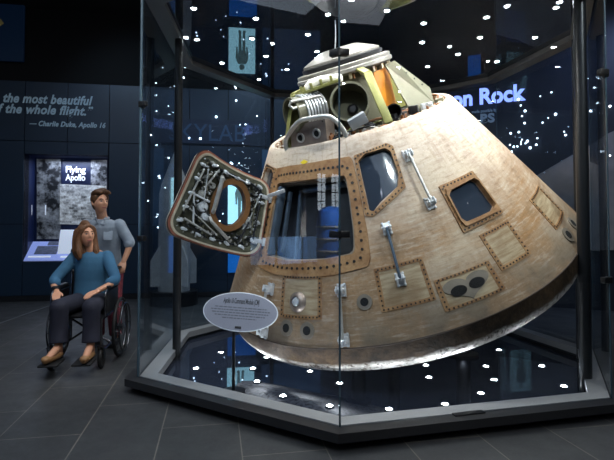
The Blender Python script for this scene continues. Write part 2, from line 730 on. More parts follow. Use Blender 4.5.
RL = Matrix((LU, -LN, Vector((0, 0, 1)))).transposed()   # local x along wall, y into wall, z up
TOPZ = lw(70, 83).z
JZ = lw(70, 142).z
s_j = [(lw(px, 120) - LA).dot(LU) for px in (25, 67, 109, 150)]
stp = (s_j[3] - s_j[0]) / 3
xs = [s_j[0] + stp * k for k in range(-5, 8)]
zs_ = [0.0, 0.10, 1.45, JZ, TOPZ]
DW0 = (lw(23.5, 210) - LA).dot(LU)
DW1 = (lw(107.5, 210) - LA).dot(LU)
DZ1 = lw(65, 154.5).z
DZ0 = lw(65, 261).z
b = B()
S0, S1 = xs[0], (Vector((0.9, 0, 0)) - LA).dot(LU) / 1.0
S1 = 7.6
# wall body around the recessed display window
for (a0, a1, c0, c1) in ((S0, DW0, 0, 5.6), (DW1, S1, 0, 5.6), (DW0, DW1, 0, DZ0), (DW0, DW1, DZ1, 5.6)):
    b.box(lwall((a0 + a1) / 2, (c0 + c1) / 2, -0.12), (a1 - a0, 0.2, c1 - c0), RL)
struct(b.obj('wall_back', M['void'], smooth=False), 'black upper wall at the back of the hall')
b = B()
for i in range(len(xs) - 1):
    for j in range(len(zs_) - 1):
        a0, a1, c0, c1 = xs[i] + .006, xs[i + 1] - .006, zs_[j] + .006, zs_[j + 1] - .006
        cuts = [(a0, a1, c0, c1)]
        out = []
        for (p0, p1, q0, q1) in cuts:
            if p1 <= DW0 or p0 >= DW1 or q1 <= DZ0 or q0 >= DZ1:
                out.append((p0, p1, q0, q1))
            else:
                if p0 < DW0:
                    out.append((p0, DW0, q0, q1))
                if p1 > DW1:
                    out.append((DW1, p1, q0, q1))
                m0, m1 = max(p0, DW0), min(p1, DW1)
                if q0 < DZ0:
                    out.append((m0, m1, q0, DZ0))
                if q1 > DZ1:
                    out.append((m0, m1, DZ1, q1))
        for (p0, p1, q0, q1) in out:
            if p1 - p0 > .01 and q1 - q0 > .01:
                b.box(lwall((p0 + p1) / 2, (q0 + q1) / 2, -0.008), (p1 - p0, 0.03, q1 - q0), RL)
struct(b.obj('wall_panels', M['navy'], smooth=False), 'navy blue wall cladding panels with dark joints')
b = B()
b.box(lwall((S0 + DW1 + 4) / 2, 0.05, 0.02), (DW1 + 4 - S0, 0.03, 0.10), RL)
struct(b.obj('baseboard_back', M['navy_joint'], smooth=False), 'black baseboard under the navy panels')

# the back wall on the right, angled towards the viewer
RA = Vector((0.85, 10.17, 0))
R2 = Vector((3.86, 8.75, 0))
RU = (R2 - RA).normalized()
RN = Vector((RU.y, -RU.x, 0))
RR = Matrix((RU, -RN, Vector((0, 0, 1)))).transposed()


def rw(u, v, off=0.0):
    return on_plane(u, v, RA + RN * off, RN)


b = B()
c = RA + RU * 4.6 - RN * 0.1
b.box((c.x, c.y, 2.8), (9.6, 0.2, 5.6), RR)
struct(b.obj('wall_right', M['navy_dark'], smooth=False), 'deep navy wall behind the glass case')
b = B()
b.box((10.6, 2, 2.8), (0.2, 22, 5.6))
struct(b.obj('wall_side', M['navy_dark'], smooth=False), 'dark side wall of the hall')
b = B()
b.box((0, -8.9, 2.8), (24, 0.2, 5.6))
struct(b.obj('wall_front', M['void'], smooth=False), 'dark wall of the hall across from the capsule')

# inlaid strips in the floor on the left
p0, p1 = on_z(-6, 325.5, 0), on_z(49, 306, 0)
b = B()
b.beam((p0.x, p0.y, 0.002), (p1.x, p1.y, 0.002), 0.035, 0.006)
struct(b.obj('trim_1', M['metal_strip'], smooth=False), 'pale metal strip inlaid in the floor tiles')

# ================================================================== GLASS CASE
ZS, ZH = 0.12, 3.45
V = [Vector(p) for p in ((0.21, 3.17, 0), (-1.44, 4.22, 0), (-1.585, 6.02, 0), (-0.60, 7.6, 0), (1.2, 7.98, 0), (2.63, 6.75, 0), (2.99, 5.15, 0), (2.27, 3.69, 0))]
CC = sum(V, Vector()) / 8
case = thing('display_case', 'tall octagonal glass display case with black posts around the space capsule', 'display case', (CC.x, CC.y, 0))


def inset(i, d):
    """vertex i of the case moved inwards by d (negative: outwards), measured across its two sides"""
    p, q, r = V[i - 1], V[i], V[(i + 1) % 8]
    a, c = (q - p).normalized(), (r - q).normalized()
    n1 = Vector((a.y, -a.x, 0))
    n2 = Vector((c.y, -c.x, 0))
    if n1.dot(CC - q) < 0:
        n1, n2 = -n1, -n2
    m = (n1 + n2).normalized()
    return q + m * (d / m.dot(n1))


def poly_ring(b, d_out, d_in, z0, z1, mi=0):
    vs, fs = [], []
    for i in range(8):
        o, n = inset(i, d_out) - CC, inset(i, d_in) - CC
        vs += [(o.x, o.y, z0), (n.x, n.y, z0), (n.x, n.y, z1), (o.x, o.y, z1)]
    for i in range(8):
        j = (i + 1) % 8
        for k in range(4):
            k2 = (k + 1) % 4
            fs.append((i * 4 + k, i * 4 + k2, j * 4 + k2, j * 4 + k))
    b.add(vs, fs, mi)


b = B()
poly_ring(b, 0.02, 0.10, 0.0, 0.06)
b.obj('plinth', M['case_dark'], case, False)
b = B()
poly_ring(b, -0.10, 0.012, 0.06, ZS)
b.obj('ledge', M['ledge_black'], case, False)
b = B()
poly_ring(b, 0.012, 0.15, 0.06, ZS + 0.006)
b.obj('inner_sill', M['case_grey'], case, False)
b = B()
pl = [(inset(i, 0.10) - CC) for i in range(8)]
b.prism([(p.x, p.y, 0.002) for p in pl], (0, 0, 0.02))
b.obj('case_floor', M['case_floor'], case, False)
b = B()
pl = [(inset(i, 0.03) - CC) for i in range(8)]
b.prism([(p.x, p.y, ZH) for p in pl], (0, 0, 0.03))
b.obj('case_ceiling', M['case_ceiling'], case, False)
b = B()
poly_ring(b, 0.02, 0.17, ZH - 0.06, ZH - 0.001)
b.obj('ceiling_frame', M['case_ledge'], case, False)
for i in range(8):
    p, q = V[i] - CC, V[(i + 1) % 8] - CC
    d = (q - p).normalized()
    p, q = p + d * 0.004, q - d * 0.004
    bb = B()
    h = 1.0 if i in (7, 0, 1, 6) else 0.0
    top = ZH + (0.9 if i in (7, 0, 1, 6) else 0.0) - 0.001
    bb.beam((p.x, p.y, (ZS + top) / 2), (q.x, q.y, (ZS + top) / 2), 0.012, top - ZS - 0.004)
    bb.obj('glass_pane', M['glass'], case, False)
for i, dd in ((1, 0.16), (3, 0.10), (6, 0.12), (7, 0.17)):
    p = inset(i, dd) - CC
    r = 0.042 if i in (1, 2, 6, 7) else 0.03
    if i == 1:
        w = on_z(176.5, 359, 0.02)
        w = w - CC
        p = Vector((w.x, w.y, 0))
    if i == 7:
        w = on_z(586.0, 390, 0.02)
        p = Vector((w.x - CC.x, w.y - CC.y, 0))
        r = 0.05
    bb = B()
    bb.cyl((p.x, p.y, 0.02), (p.x, p.y, ZH - 0.06), r, seg=24)
    bb.obj('post', M['case_dark'], case)
for i, zz in ((0, 2.54), (0, 1.35), (1, 2.46), (1, 1.30), (7, 2.57), (7, 1.0)):
    p = V[i] - CC
    bb = B()
    q, r_ = V[i - 1] - CC, V[(i + 1) % 8] - CC
    for w in (q, r_):
        d = (w - p).normalized()
        e = p + d * 0.065
        bb.beam((p.x, p.y, zz), (e.x, e.y, zz), 0.045, 0.045, bev=0.006)
    bb.cyl((p.x, p.y, zz - 0.0225), (p.x, p.y, zz + 0.0225), 0.022, seg=16)
    bb.obj('glass_clamp', M['case_dark'], case)
for i in range(8):
    p = V[i] - CC
    bb = B()
    top = ZH + (0.89 if i in (7, 0, 1) else -0.07)
    bb.cyl((p.x, p.y, ZS + .003), (p.x, p.y, top), 0.0065 if i != 1 else 0.012, seg=10)
    bb.obj('glass_joint', M['joint'], case)
# engraved plate on the front ledge
a = on_z(453.5, 415.5, ZS)
c2 = on_z(483.5, 412, ZS)
d = (c2 - a).normalized()
bb = B()
mid = (a + c2) / 2
bb.beam((a.x - CC.x, a.y - CC.y, ZS + 0.004), (c2.x - CC.x, c2.y - CC.y, ZS + 0.004), 0.05, 0.010, bev=0.003)
tag(bb.obj('maker_plate', M['case_dark'], case), 'small black plate on the ledge')

# ------------------------------------------------ lamps of the case
cl = B()
cl.lathe([(0.024, 0.0), (0.036, 0.0), (0.038, -0.006), (0.030, -0.010), (0.024, -0.008)], closed=True, seg=20)
ring_me = cl.mesh('lamp_ring', M['case_ledge'])
cl = B()
cl.lathe([(0.0, 0.0), (0.023, 0.0), (0.023, -0.007), (0.018, -0.011), (0.0, -0.012)], seg=16)
lens_me = cl.mesh('lamp_lens', M['led'])


def case_lamp(p, up, power, label, group, cat, name, ang, tilt=None):
    t = thing(name, label, cat, p, 0, group)
    r = link('lamp_ring', ring_me, t)
    l = link('lamp_lens', lens_me, t)
    if up:
        r.rotation_euler = (PI, 0, 0)
        l.rotation_euler = (PI, 0, 0)
    if power:
        d = bpy.data.lights.new('lamp_beam', 'SPOT')
        d.energy = power
        d.spot_size = math.radians(ang)
        d.spot_blend = 0.5
        d.shadow_soft_size = 0.03
        d.color = (0.95, 0.97, 1.0) if up else (1.0, 0.96, 0.9)
        lo = bpy.data.objects.new('lamp_beam', d)
        COL.objects.link(lo)
        lo.parent = t
        lo.location = (0, 0, 0.03 if up else -0.03)
        v = Vector(tilt) - Vector(p) if tilt is not None else Vector((0, 0, 1 if up else -1))
        lo.rotation_euler = v.to_track_quat('-Z', 'Y').to_euler()
    return t


CEIL = [(193.7, 7.8), (197, 39), (222, 62.5), (256, 18), (252, 38), (266, 55.5), (259, 79), (308, 34), (317, 51), (287, 69),
        (387, 10), (423.7, 22.7), (422, 41.7), (427.6, 66), (458, 53.7), (480, 37), (486.5, 16.7), (497, 61), (535, 37), (556, 6.8)]
for k, (u, v) in enumerate(CEIL):
    p = on_z(u, v, ZH - 0.001)
    case_lamp(p, False, 20, 'small round downlight added out of view at the front of the mirrored case ceiling', 'downlights in the case ceiling', 'ceiling light', 'ceiling_light', 110)
for (x, y) in ((-0.7, 4.3), (0.1, 3.8), (0.9, 3.75), (1.7, 3.9), (2.3, 4.4), (0.4, 4.35), (1.3, 4.3)):  # unseen lamps added near the front for light on the capsule
    case_lamp(Vector((x, y, ZH - 0.001)), False, 48, 'small round downlight added out of view at the front of the mirrored case ceiling', 'downlights in the case ceiling', 'ceiling light', 'ceiling_light', 120, (1.1, 5.0, 1.4))
FLOOR = [(196, 369), (221, 353), (266.4, 358), (253, 369), (257, 382), (283, 396.6), (310, 372), (339.5, 384), (329.7, 406.7),
         (389, 410), (445, 405), (481, 394), (494, 380.5), (486, 367), (463, 357), (499, 350.6), (542, 366.7), (564, 387), (426, 366), (429, 378)]
for k, (u, v) in enumerate(FLOOR):
    p = on_z(u, v, 0.0225)
    case_lamp(p, True, 9, 'small round uplight glowing in the black floor of the glass case under the capsule', 'uplights in the case floor', 'floor light', 'floor_light', 120)

HL = B()  # unseen hall lamps added to give mirrored dots in the panes
HL.lathe([(0.0, 0.0), (0.05, 0.0), (0.052, -0.02), (0.042, -0.045), (0.0, -0.055)], seg=16)
hall_lens = HL.mesh('lamp_lens', M['added_hall_led'])
HL = B()
HL.lathe([(0.055, 0.0), (0.085, 0.0), (0.085, -0.012), (0.06, -0.02), (0.055, -0.012)], closed=True, seg=20)
hall_ring = HL.mesh('lamp_ring', M['case_ledge'])
hr_ = random.Random(21)
for i in range(8):
    for j in range(7):
        x = -7.5 + 2.3 * i + hr_.uniform(-.5, .5)
        y = 2.4 - 1.65 * j + hr_.uniform(-.5, .5)
        t = thing('added_hall_light', 'small unseen downlight added to the black hall ceiling for mirrored dots in the back panes', 'ceiling light', (x, y, 5.6), 0, 'added downlights of the hall ceiling')
        link('lamp_ring', hall_ring, t)
        link('lamp_lens', hall_lens, t)

# ================================================================== COMMAND MODULE
AX = Vector((-0.2836, -0.299, 0.9111)).normalized()
E1 = Vector((0.9548, 0, 0.2972)).normalized()
E2 = AX.cross(E1).normalized()
MC = Vector((0.9394, 5.5133, 1.1753))
TAL = math.tan(0.5724)
CAL, SAL = math.cos(0.5724), math.sin(0.5724)
RS, LZ = 1.9, 1.468
cm = thing('space_capsule', 'scorched tan cone shaped space capsule tilted with its hatch open inside the glass case', 'spacecraft')
RM = Matrix((E1, E2, AX)).transposed().to_4x4()
RM.translation = MC
cm.matrix_world = RM
RMI = RM.inverted()


def cone(th, s, off=0.0):
    t = math.radians(th)
    r = RS - s * TAL + off * CAL
    return Vector((r * math.cos(t), r * math.sin(t), s + off * SAL))


def cnormal(th):
    t = math.radians(th)
    return Vector((CAL * math.cos(t), CAL * math.sin(t), SAL))


def chaikin(poly, n=2):
    for _ in range(n):
        q = []
        for i in range(len(poly)):
            p0, p1 = poly[i], poly[(i + 1) % len(poly)]
            q.append((p0[0] * .75 + p1[0] * .25, p0[1] * .75 + p1[1] * .25))
            q.append((p0[0] * .25 + p1[0] * .75, p0[1] * .25 + p1[1] * .75))
        poly = q
    return poly


KTH = 1.6 * PI / 180.0      # metres per degree, for angles measured about a centre


def radial(poly, c, n):
    """resample a star-shaped polygon at n directions from c (degrees, metres)"""
    out = []
    for k in range(n):
        a = 2 * PI * k / n
        dx, dy = math.cos(a) / KTH, math.sin(a)
        best = None
        for i in range(len(poly)):
            p, q = poly[i], poly[(i + 1) % len(poly)]
            ex, ey = q[0] - p[0], q[1] - p[1]
            den = dx * ey - dy * ex
            if abs(den) < 1e-12:
                continue
            t = ((p[0] - c[0]) * ey - (p[1] - c[1]) * ex) / den
            w = ((p[0] - c[0]) * dy - (p[1] - c[1]) * dx) / den
            if t > 0 and -1e-9 <= w <= 1 + 1e-9:
                if best is None or t > best:
                    best = t
        best = best or 0.001
        out.append((c[0] + dx * best, c[1] + dy * best))
    return out


def patch(b, outer, inner, off0, off1, c=None, n=96, mi=0, k=3):
    """a plate lying on the cone between two outlines (inner None: whole plate)"""
    if c is None:
        src = inner or outer
        c = (sum(p[0] for p in src) / len(src), sum(p[1] for p in src) / len(src))
    ro = radial(outer, c, n)
    ri = radial(inner, c, n) if inner else [(c[0] + (p[0] - c[0]) * 0.02, c[1] + (p[1] - c[1]) * 0.02) for p in ro]
    vs, fs = [], []
    rows = []
    for j in range(k + 1):
        w = j / k
        rows.append([cone(o[0] * (1 - w) + i[0] * w, o[1] * (1 - w) + i[1] * w, off1) for o, i in zip(ro, ri)])
    rows.append([cone(i[0], i[1], off0) for i in ri])
    rows.insert(0, [cone(o[0], o[1], off0) for o in ro])
    for r in rows:
        vs += r
    R = len(rows)
    for j in range(R - 1):
        for i in range(n):
            i2 = (i + 1) % n
            fs.append((j * n + i, j * n + i2, (j + 1) * n + i2, (j + 1) * n + i))
    for i in range(n):
        i2 = (i + 1) % n
        fs.append(((R - 1) * n + i, (R - 1) * n + i2, i2, i))
    b.add(vs, fs, mi)


def disc_on(b, th, s, r, off0, off1, mi=0, seg=12, ry=None):
    n = cnormal(th)
    t = math.radians(th)
    x = Vector((-math.sin(t), math.cos(t), 0))
    y = n.cross(x)
    c = cone(th, s)
    ry = ry or r
    vs = []
    for o in (off0, off1):
        for k in range(seg):
            a = 2 * PI * k / seg
            vs.append(c + n * o + x * (r * math.cos(a)) + y * (ry * math.sin(a)))
    fs = [list(range(seg))[::-1], [seg + k for k in range(seg)]]
    for k in range(seg):
        k2 = (k + 1) % seg
        fs.append((k, k2, seg + k2, seg + k))
    b.add(vs, fs, mi)


def bolts(b, poly, pitch, r, off, mi=1):
    """dark bolt heads spaced along an outline"""
    n = len(poly)
    acc = pitch / 2
    for i in range(n):
        p, q = poly[i], poly[(i + 1) % n]
        L = math.hypot((q[0] - p[0]) * KTH, q[1] - p[1])
        d = acc
        while d < L:
            w = d / L
            disc_on(b, p[0] + (q[0] - p[0]) * w, p[1] + (q[1] - p[1]) * w, r, off - 0.004, off + 0.004, mi, 8)
            d += pitch
        acc = d - L


def shrink(poly, d):
    c = (sum(p[0] for p in poly) / len(poly), sum(p[1] for p in poly) / len(poly))
    out = []
    for p in poly:
        vx, vy = (p[0] - c[0]) * KTH, p[1] - c[1]
        L = math.hypot(vx, vy)
        w = max(0.0, (L - d) / L)
        out.append((c[0] + (p[0] - c[0]) * w, c[1] + (p[1] - c[1]) * w))
    return out


# openings (angle in degrees, height along the axis in metres)
HC = -129.2
HATCH_IN = chaikin([(-149.0, 1.215), (-109.2, 1.215), (-109.8, 0.60), (-148.8, 0.60)], 1)
HATCH_IN = chaikin([(-149.0, 1.16), (-147, 1.205), (-111.5, 1.20), (-109.3, 1.15), (-109.6, 0.66), (-111.6, 0.605), (-146.5, 0.605), (-148.8, 0.66)], 1)
HATCH_OUT = chaikin([(-153.2, 1.26), (-151.5, 1.33), (-107, 1.33), (-105.4, 1.27), (-105.2, 0.60), (-107.5, 0.49), (-150.5, 0.49), (-153.0, 0.60)], 1)
RV_OUT = [(-105.0, 1.315), (-89.1, 1.340), (-86.6, 1.305), (-88.2, 0.985), (-102.5, 0.844), (-105.0, 0.862)]
RV_IN = [(-103.4, 1.266), (-99.7, 1.306), (-90.4, 1.306), (-88.5, 1.269), (-88.9, 1.091), (-90.8, 1.01), (-102.1, 0.878), (-103.3, 0.902)]


def flip(poly):
    return [(2 * HC - p[0], p[1]) for p in poly]


SW_OUT = [(-76.9, 0.912), (-60.6, 0.912), (-61.0, 0.549), (-77.2, 0.549)]
SW_IN = [(-73.8, 0.852), (-63.1, 0.859), (-62.0, 0.828), (-62.1, 0.625), (-64.2, 0.601), (-74.9, 0.608), (-75.9, 0.642), (-75.6, 0.82)]

# conical hull: a thick shell, openings cut through it
b = B()
TH = 0.10
prof = [(RS, 0.0)]
for k in range(1, 13):
    s = (LZ - 0.03) * k / 12
    prof.append((RS - s * TAL, s))
prof += [(RS - LZ * TAL - 0.006, LZ - 0.004), (RS - LZ * TAL - 0.025, LZ + 0.004), (RS - LZ * TAL - 0.05, LZ - 0.006), (RS - LZ * TAL - 0.055, LZ - 0.05)]
prof += [(RS - (LZ - 0.12) * TAL - TH / CAL, LZ - 0.12), (RS - TH / CAL, 0.0)]
b.lathe(prof, seg=192, closed=True)
hull_me = b.mesh('hull', M['skin'], ang=30)
hull_t = link('hull_tmp', hull_me)


def cutter(poly):
    bb = B()
    n = len(poly)
    vs = [cone(p[0], p[1], -0.30) for p in poly] + [cone(p[0], p[1], 0.2) for p in poly]
    fs = [list(range(n)), [n + i for i in range(n)]]
    for i in range(n):
        fs.append((i, (i + 1) % n, n + (i + 1) % n, n + i))
    bb.add(vs, fs)
    me = bb.mesh('cut', M['brown'], smooth=False)
    bm = bmesh.new()
    bm.from_mesh(me)
    bmesh.ops.triangulate(bm, faces=bm.faces)
    bm.to_mesh(me)
    bm.free()
    return link('cut', me)


cuts = [cutter(p) for p in (HATCH_IN, RV_IN, flip(RV_IN)[::-1], SW_IN)]
for c in cuts:
    md = hull_t.modifiers.new('c', 'BOOLEAN')
    md.operation = 'DIFFERENCE'
    md.solver = 'EXACT'
    md.object = c
dg = bpy.context.evaluated_depsgraph_get()
hull2 = bpy.data.meshes.new_from_object(hull_t.evaluated_get(dg))
for o in cuts + [hull_t]:
    bpy.data.objects.remove(o)
hull2.name = 'hull'
hull2.materials.clear()
hull2.materials.append(M['skin'])
for p in hull2.polygons:
    p.material_index = 0
    p.use_smooth = True
hull2.set_sharp_from_angle(angle=math.radians(25))
hull = link('hull', hull2, cm)

# heat shield: rolled edge and shallow dish
b = B()
b.lathe([(1.80, 0.0), (RS + 0.003, -0.004), (1.905, -0.05), (1.906, -0.12), (1.896, -0.18), (1.866, -0.235), (1.81, -0.275), (1.72, -0.302), (1.5, -0.335),
         (1.1, -0.375), (0.7, -0.42), (0.3, -0.445), (0.0, -0.45)], seg=192)
tag(b.obj('heat_shield', M['shield'], cm, ang=60), 'charred dark heat shield with silvery flaking lower edge')
b = B()
pts = [cone(360 * k / 160, 0.0, 0.001) for k in range(160)]
b.tube(pts, 0.006, 6, closed=True)
b.obj('seam', M['seamline'], cm)

# hatch surround and opening lining
fr = B()
patch(fr, HATCH_OUT, HATCH_IN, -0.01, 0.012, c=(-129.2, 0.9), n=160)
edge = [(p[0], p[1]) for p in HATCH_OUT]
sh = radial(HATCH_OUT, (HC, 0.9), 160)
ih = radial(HATCH_IN, (HC, 0.9), 160)
line = [(a[0] * .5 + c[0] * .5, a[1] * .5 + c[1] * .5) for a, c in zip(sh, ih)]
bolts(fr, line, 0.062, 0.0125, 0.012)
hf = fr.obj('hatch_surround', [M['frame'], M['bolt']], cm)
fr = B()
patch(fr, [(HC + (p[0] - HC) * 1.012, 0.9 + (p[1] - 0.9) * 1.012) for p in HATCH_IN], [(HC + (p[0] - HC) * .955, 0.9 + (p[1] - 0.9) * .955) for p in HATCH_IN], -0.10, -0.03, c=(HC, 0.9), n=120)
fr.obj('hatch_seal', M['rimgrey'], cm)

for nm, o_, i_, cc in (('rendezvous_window', RV_OUT, RV_IN, (-96, 1.13)), ('rendezvous_window', flip(RV_OUT)[::-1], flip(RV_IN)[::-1], (2 * HC + 96, 1.13))):
    fr = B()
    patch(fr, o_, i_, -0.01, 0.010, c=cc, n=120)
    so, si = radial(o_, cc, 120), radial(i_, cc, 120)
    bolts(fr, [(a[0] * .62 + c[0] * .38, a[1] * .62 + c[1] * .38) for a, c in zip(so, si)], 0.042, 0.008, 0.010)
    w = fr.obj(nm, [M['frame'], M['bolt']], cm)
    fr = B()
    grow = [(cc[0] + (p[0] - cc[0]) * 1.03, cc[1] + (p[1] - cc[1]) * 1.03) for p in i_]
    patch(fr, grow, None, -0.05, -0.04, c=cc, n=60)
    fr.obj('window_glass', M['winglass'], w)
    fr = B()
    for k in range(3):
        fr.beam(cone(cc[0] - 6, cc[1] - .22 + .05 * k, -0.06), cone(cc[0] + 5, cc[1] - .02 + .05 * k, -0.06), 0.02, 0.012)
    fr.obj('inner_bracket', M['cabin_blue'], w)

fr = B()
cc = (-69.0, 0.73)
patch(fr, SW_OUT, SW_IN, -0.01, 0.014, c=cc, n=120)
so, si = radial(SW_OUT, cc, 120), radial(SW_IN, cc, 120)
bolts(fr, shrink(SW_OUT, 0.028), 0.045, 0.0085, 0.014)
sw = fr.obj('side_window', [M['frame'], M['bolt']], cm)
fr = B()
patch(fr, [(a[0] * .45 + c[0] * .55, a[1] * .45 + c[1] * .55) for a, c in zip(so, si)], si, 0.010, 0.034, c=cc, n=120)
fr.obj('window_bezel', M['frame'], sw)
fr = B()
patch(fr, [(cc[0] + (p[0] - cc[0]) * 1.03, cc[1] + (p[1] - cc[1]) * 1.03) for p in SW_IN], None, -0.03, -0.022, c=cc, n=60)
fr.obj('window_glass', M['winglass'], sw)

# bolted access panels
for nm, q in (('access_panel', [(-73.1, 0.495), (-61.2, 0.495), (-61.6, 0.220), (-72.8, 0.220)]),
              ('access_panel', [(-105.6, 0.492), (-91.5, 0.497), (-91.6, 0.205), (-105.6, 0.204)]),
              ('access_panel', [(-137.0, 0.496), (-121.8, 0.498), (-121.9, 0.195), (-136.3, 0.190)]),
              ('access_panel', [(-46.2, 0.503), (-32.7, 0.501), (-33.6, 0.215), (-46.5, 0.216)]),
              ('vent_panel', [(-90.8, 0.325), (-74.6, 0.322), (-74.4, 0.112), (-90.7, 0.114)])):
    fr = B()
    inn = shrink(q, 0.045)
    patch(fr, q, inn, -0.01, 0.006, n=120)
    bolts(fr, shrink(q, 0.022), 0.032, 0.0075, 0.006)
    pn = fr.obj(nm, [M['frame'], M['bolt']], cm)
    fr = B()
    patch(fr, inn, None, -0.01, 0.003, n=120, k=6)
    fr.obj('panel_face', M['panel'], pn)
    if nm == 'vent_panel':
        fr = B()
        for (a, s_) in ((-85.4, 0.212), (-80.9, 0.220)):
            pass
        heart = []
        for k in range(72):
            t = 2 * PI * k / 72
            hx = 16 * math.sin(t) ** 3
            hy = 13 * math.cos(t) - 5 * math.cos(2 * t) - 2 * math.cos(3 * t) - math.cos(4 * t)
            heart.append((-83.0 + hx * 0.40, 0.228 + hy * 0.0055 - hx * 0.0))
        patch(fr, heart, None, 0.0, 0.012, c=(-83.0, 0.215), n=120, k=5)
        hv = fr.obj('vent_plate', M['rimgrey'], pn)
        for (a, s_, rt) in ((-85.7, 0.214, 0.4), (-80.6, 0.222, -0.4)):
            fr = B()
            disc_on(fr, a, s_, 0.066, 0.010, 0.016, 0, 28, 0.040)
            fr.obj('vent_hole', M['hole'], hv)

# round thruster and vent ports
for (a, s_, r) in ((-43.4, 0.128, .055), (-35.0, 0.118, .052), (-133.4, 0.120, .056), (-126.4, 0.117, .056), (-109.5, 0.288, .05)):
    fr = B()
    disc_on(fr, a, s_, r * 1.25, -0.01, 0.010, 0, 32)
    po = fr.obj('thruster_port', M['rimgrey'], cm)
    fr = B()
    disc_on(fr, a, s_, r * 0.66, 0.004, 0.013, 0, 28)
    fr.obj('port_bore', M['hole'], po)
# egg-shaped scoop in the panel under the hatch
fr = B()
n_ = cnormal(-130.3)
c0 = cone(-130.0, 0.31, 0.0)
fr.lathe([(0.088, 0.0), (0.085, 0.012), (0.060, 0.034), (0.046, 0.040), (0.040, 0.020), (0.0, 0.018)], c0, n_, 32)
sc = fr.obj('sextant_cover', M['block'], cm)
fr = B()
fr.lathe([(0.038, 0.03), (0.03, 0.042), (0.0, 0.05)], c0, n_, 24)
fr.obj('cover_cap', M['steel'], sc)

# hand rails: two clevis fittings joined by a rod
for (a0, s0, a1, s1) in ((-82.7, 1.195, -82.8, 0.819), (-98.9, 0.739, -98.9, 0.387), (-115.4, 0.382, -115.6, 0.056), (-141.5, 0.379, -141.4, 0.058)):
    p, q = cone(a0, s0, 0.065), cone(a1, s1, 0.065)
    fr = B()
    fr.cyl(p, q, 0.012, seg=12)
    hr = fr.obj('hand_rail', M['cabin_blue'] if s0 < 1 and a0 > -100 else M['alu'], cm)
    for (aa, ss, sg) in ((a0, s0, 1), (a1, s1, -1)):
        fr = B()
        n_ = cnormal(aa)
        t = math.radians(aa)
        x = Vector((-math.sin(t), math.cos(t), 0))
        y = n_.cross(x)
        R = Matrix((x, y, n_)).transposed()
        c0 = cone(aa, ss)
        fr.box(c0 + n_ * 0.010, (0.072, 0.10, 0.016), R, bev=0.005)
        for e in (-1, 1):
            fr.box(c0 + n_ * 0.05 + x * (e * 0.024), (0.010, 0.060, 0.080), R, bev=0.005)
            fr.box(c0 + n_ * 0.02 + x * (e * 0.028) + y * (0.045), (0.018, 0.02, 0.02), R, bev=0.004)
            fr.box(c0 + n_ * 0.02 + x * (e * 0.028) - y * (0.045), (0.018, 0.02, 0.02), R, bev=0.004)
        fr.cyl(c0 + n_ * 0.065 - x * 0.040, c0 + n_ * 0.065 + x * 0.040, 0.011, seg=12)
        fr.obj('clevis', M['steel'], hr)
fr = B()
disc_on(fr, -131.3, 1.345, 0.045, -0.004, 0.008, 0, 4, 0.022)
tag(fr.obj('tag_plate', M['yellow'], cm), 'yellow tag above the hatch')

# cabin seen through the hatch
b = B()
b.lathe([(1.62, 0.06), (0.86, 1.28)], seg=64)
b.cyl((0, 0, 0.03), (0, 0, 0.06), 1.7, seg=64)
b.obj('cabin_lining', M['cabin'], cm)
b = B()
rnd = random.Random(3)
for k in range(26):
    a = -150 + 60 * rnd.random()
    rr = 0.5 + 0.35 * rnd.random()
    z = 0.25 + 0.7 * rnd.random()
    b.box((rr * math.cos(math.radians(a)), rr * math.sin(math.radians(a)), z), (0.06 + .1 * rnd.random(), 0.06 + .08 * rnd.random(), 0.05 + .12 * rnd.random()), Matrix.Rotation(rnd.random() * 2, 3, 'Z'), rnd.choice((0, 0, 1)), 0.006)
b.box((-0.2, -0.3, 0.55), (1.0, 0.05, 0.5), Matrix.Rotation(0.3, 3, 'Z'), 0, 0.01)
b.obj('cabin_equipment', [M['dark_metal'], M['cabin_blue']], cm)
b = B()
b.tube([cone(-127, .66, -.25), cone(-127.5, .95, -.25), cone(-131, 1.15, -.2)], 0.016, 8)
b.tube([cone(-122, .64, -.35), cone(-126, 1.0, -.3)], 0.014, 8)
b.tube([cone(-140, .62, -.2), cone(-140.5, 1.16, -.16)], 0.02, 8)
b.tube([cone(-136, 1.15, -.12), cone(-113, 1.16, -.16)], 0.024, 8)
b.obj('couch_struts', M['cabin_blue'], cm)
b = B()
b.beam(cone(-146.5, 0.63, -0.03), cone(-146.8, 1.17, -0.03), 0.05, 0.07, up=tuple(cnormal(-146)), bev=0.01)
b.beam(cone(-143.5, 0.66, -0.09), cone(-143.8, 1.14, -0.09), 0.03, 0.04, up=tuple(cnormal(-146)), bev=0.008)
b.obj('hinge_post', M['cabin_blue'], cm)

# ---- hatch door, swung open on its left edge
A1 = cone(-151.5, 1.20, 0.03)
A2 = cone(-149.5, 0.58, 0.03)
F1 = RMI @ on_y(202, 143, 4.27)
F2 = RMI @ on_y(162.0, 231.0, 4.33)
DN = ((F1 + F2) / 2 - (A1 + A2) / 2).cross(A1 - A2).normalized()
camL = RMI @ CAMP
if DN.dot(camL - (A1 + F2) / 2) < 0:
    DN = -DN


def dp(u, v, off=0.0):
    p = (A2 * (1 - u) + F2 * u) * (1 - v) + (A1 * (1 - u) + F1 * u) * v
    bul = 0.10 * (1 - (2 * u - 1) ** 2) * -0.45
    sag = -0.035 * (1 - (2 * u - 1) ** 2)
    return p + DN * (bul + off) + (A1 - A2).normalized() * sag


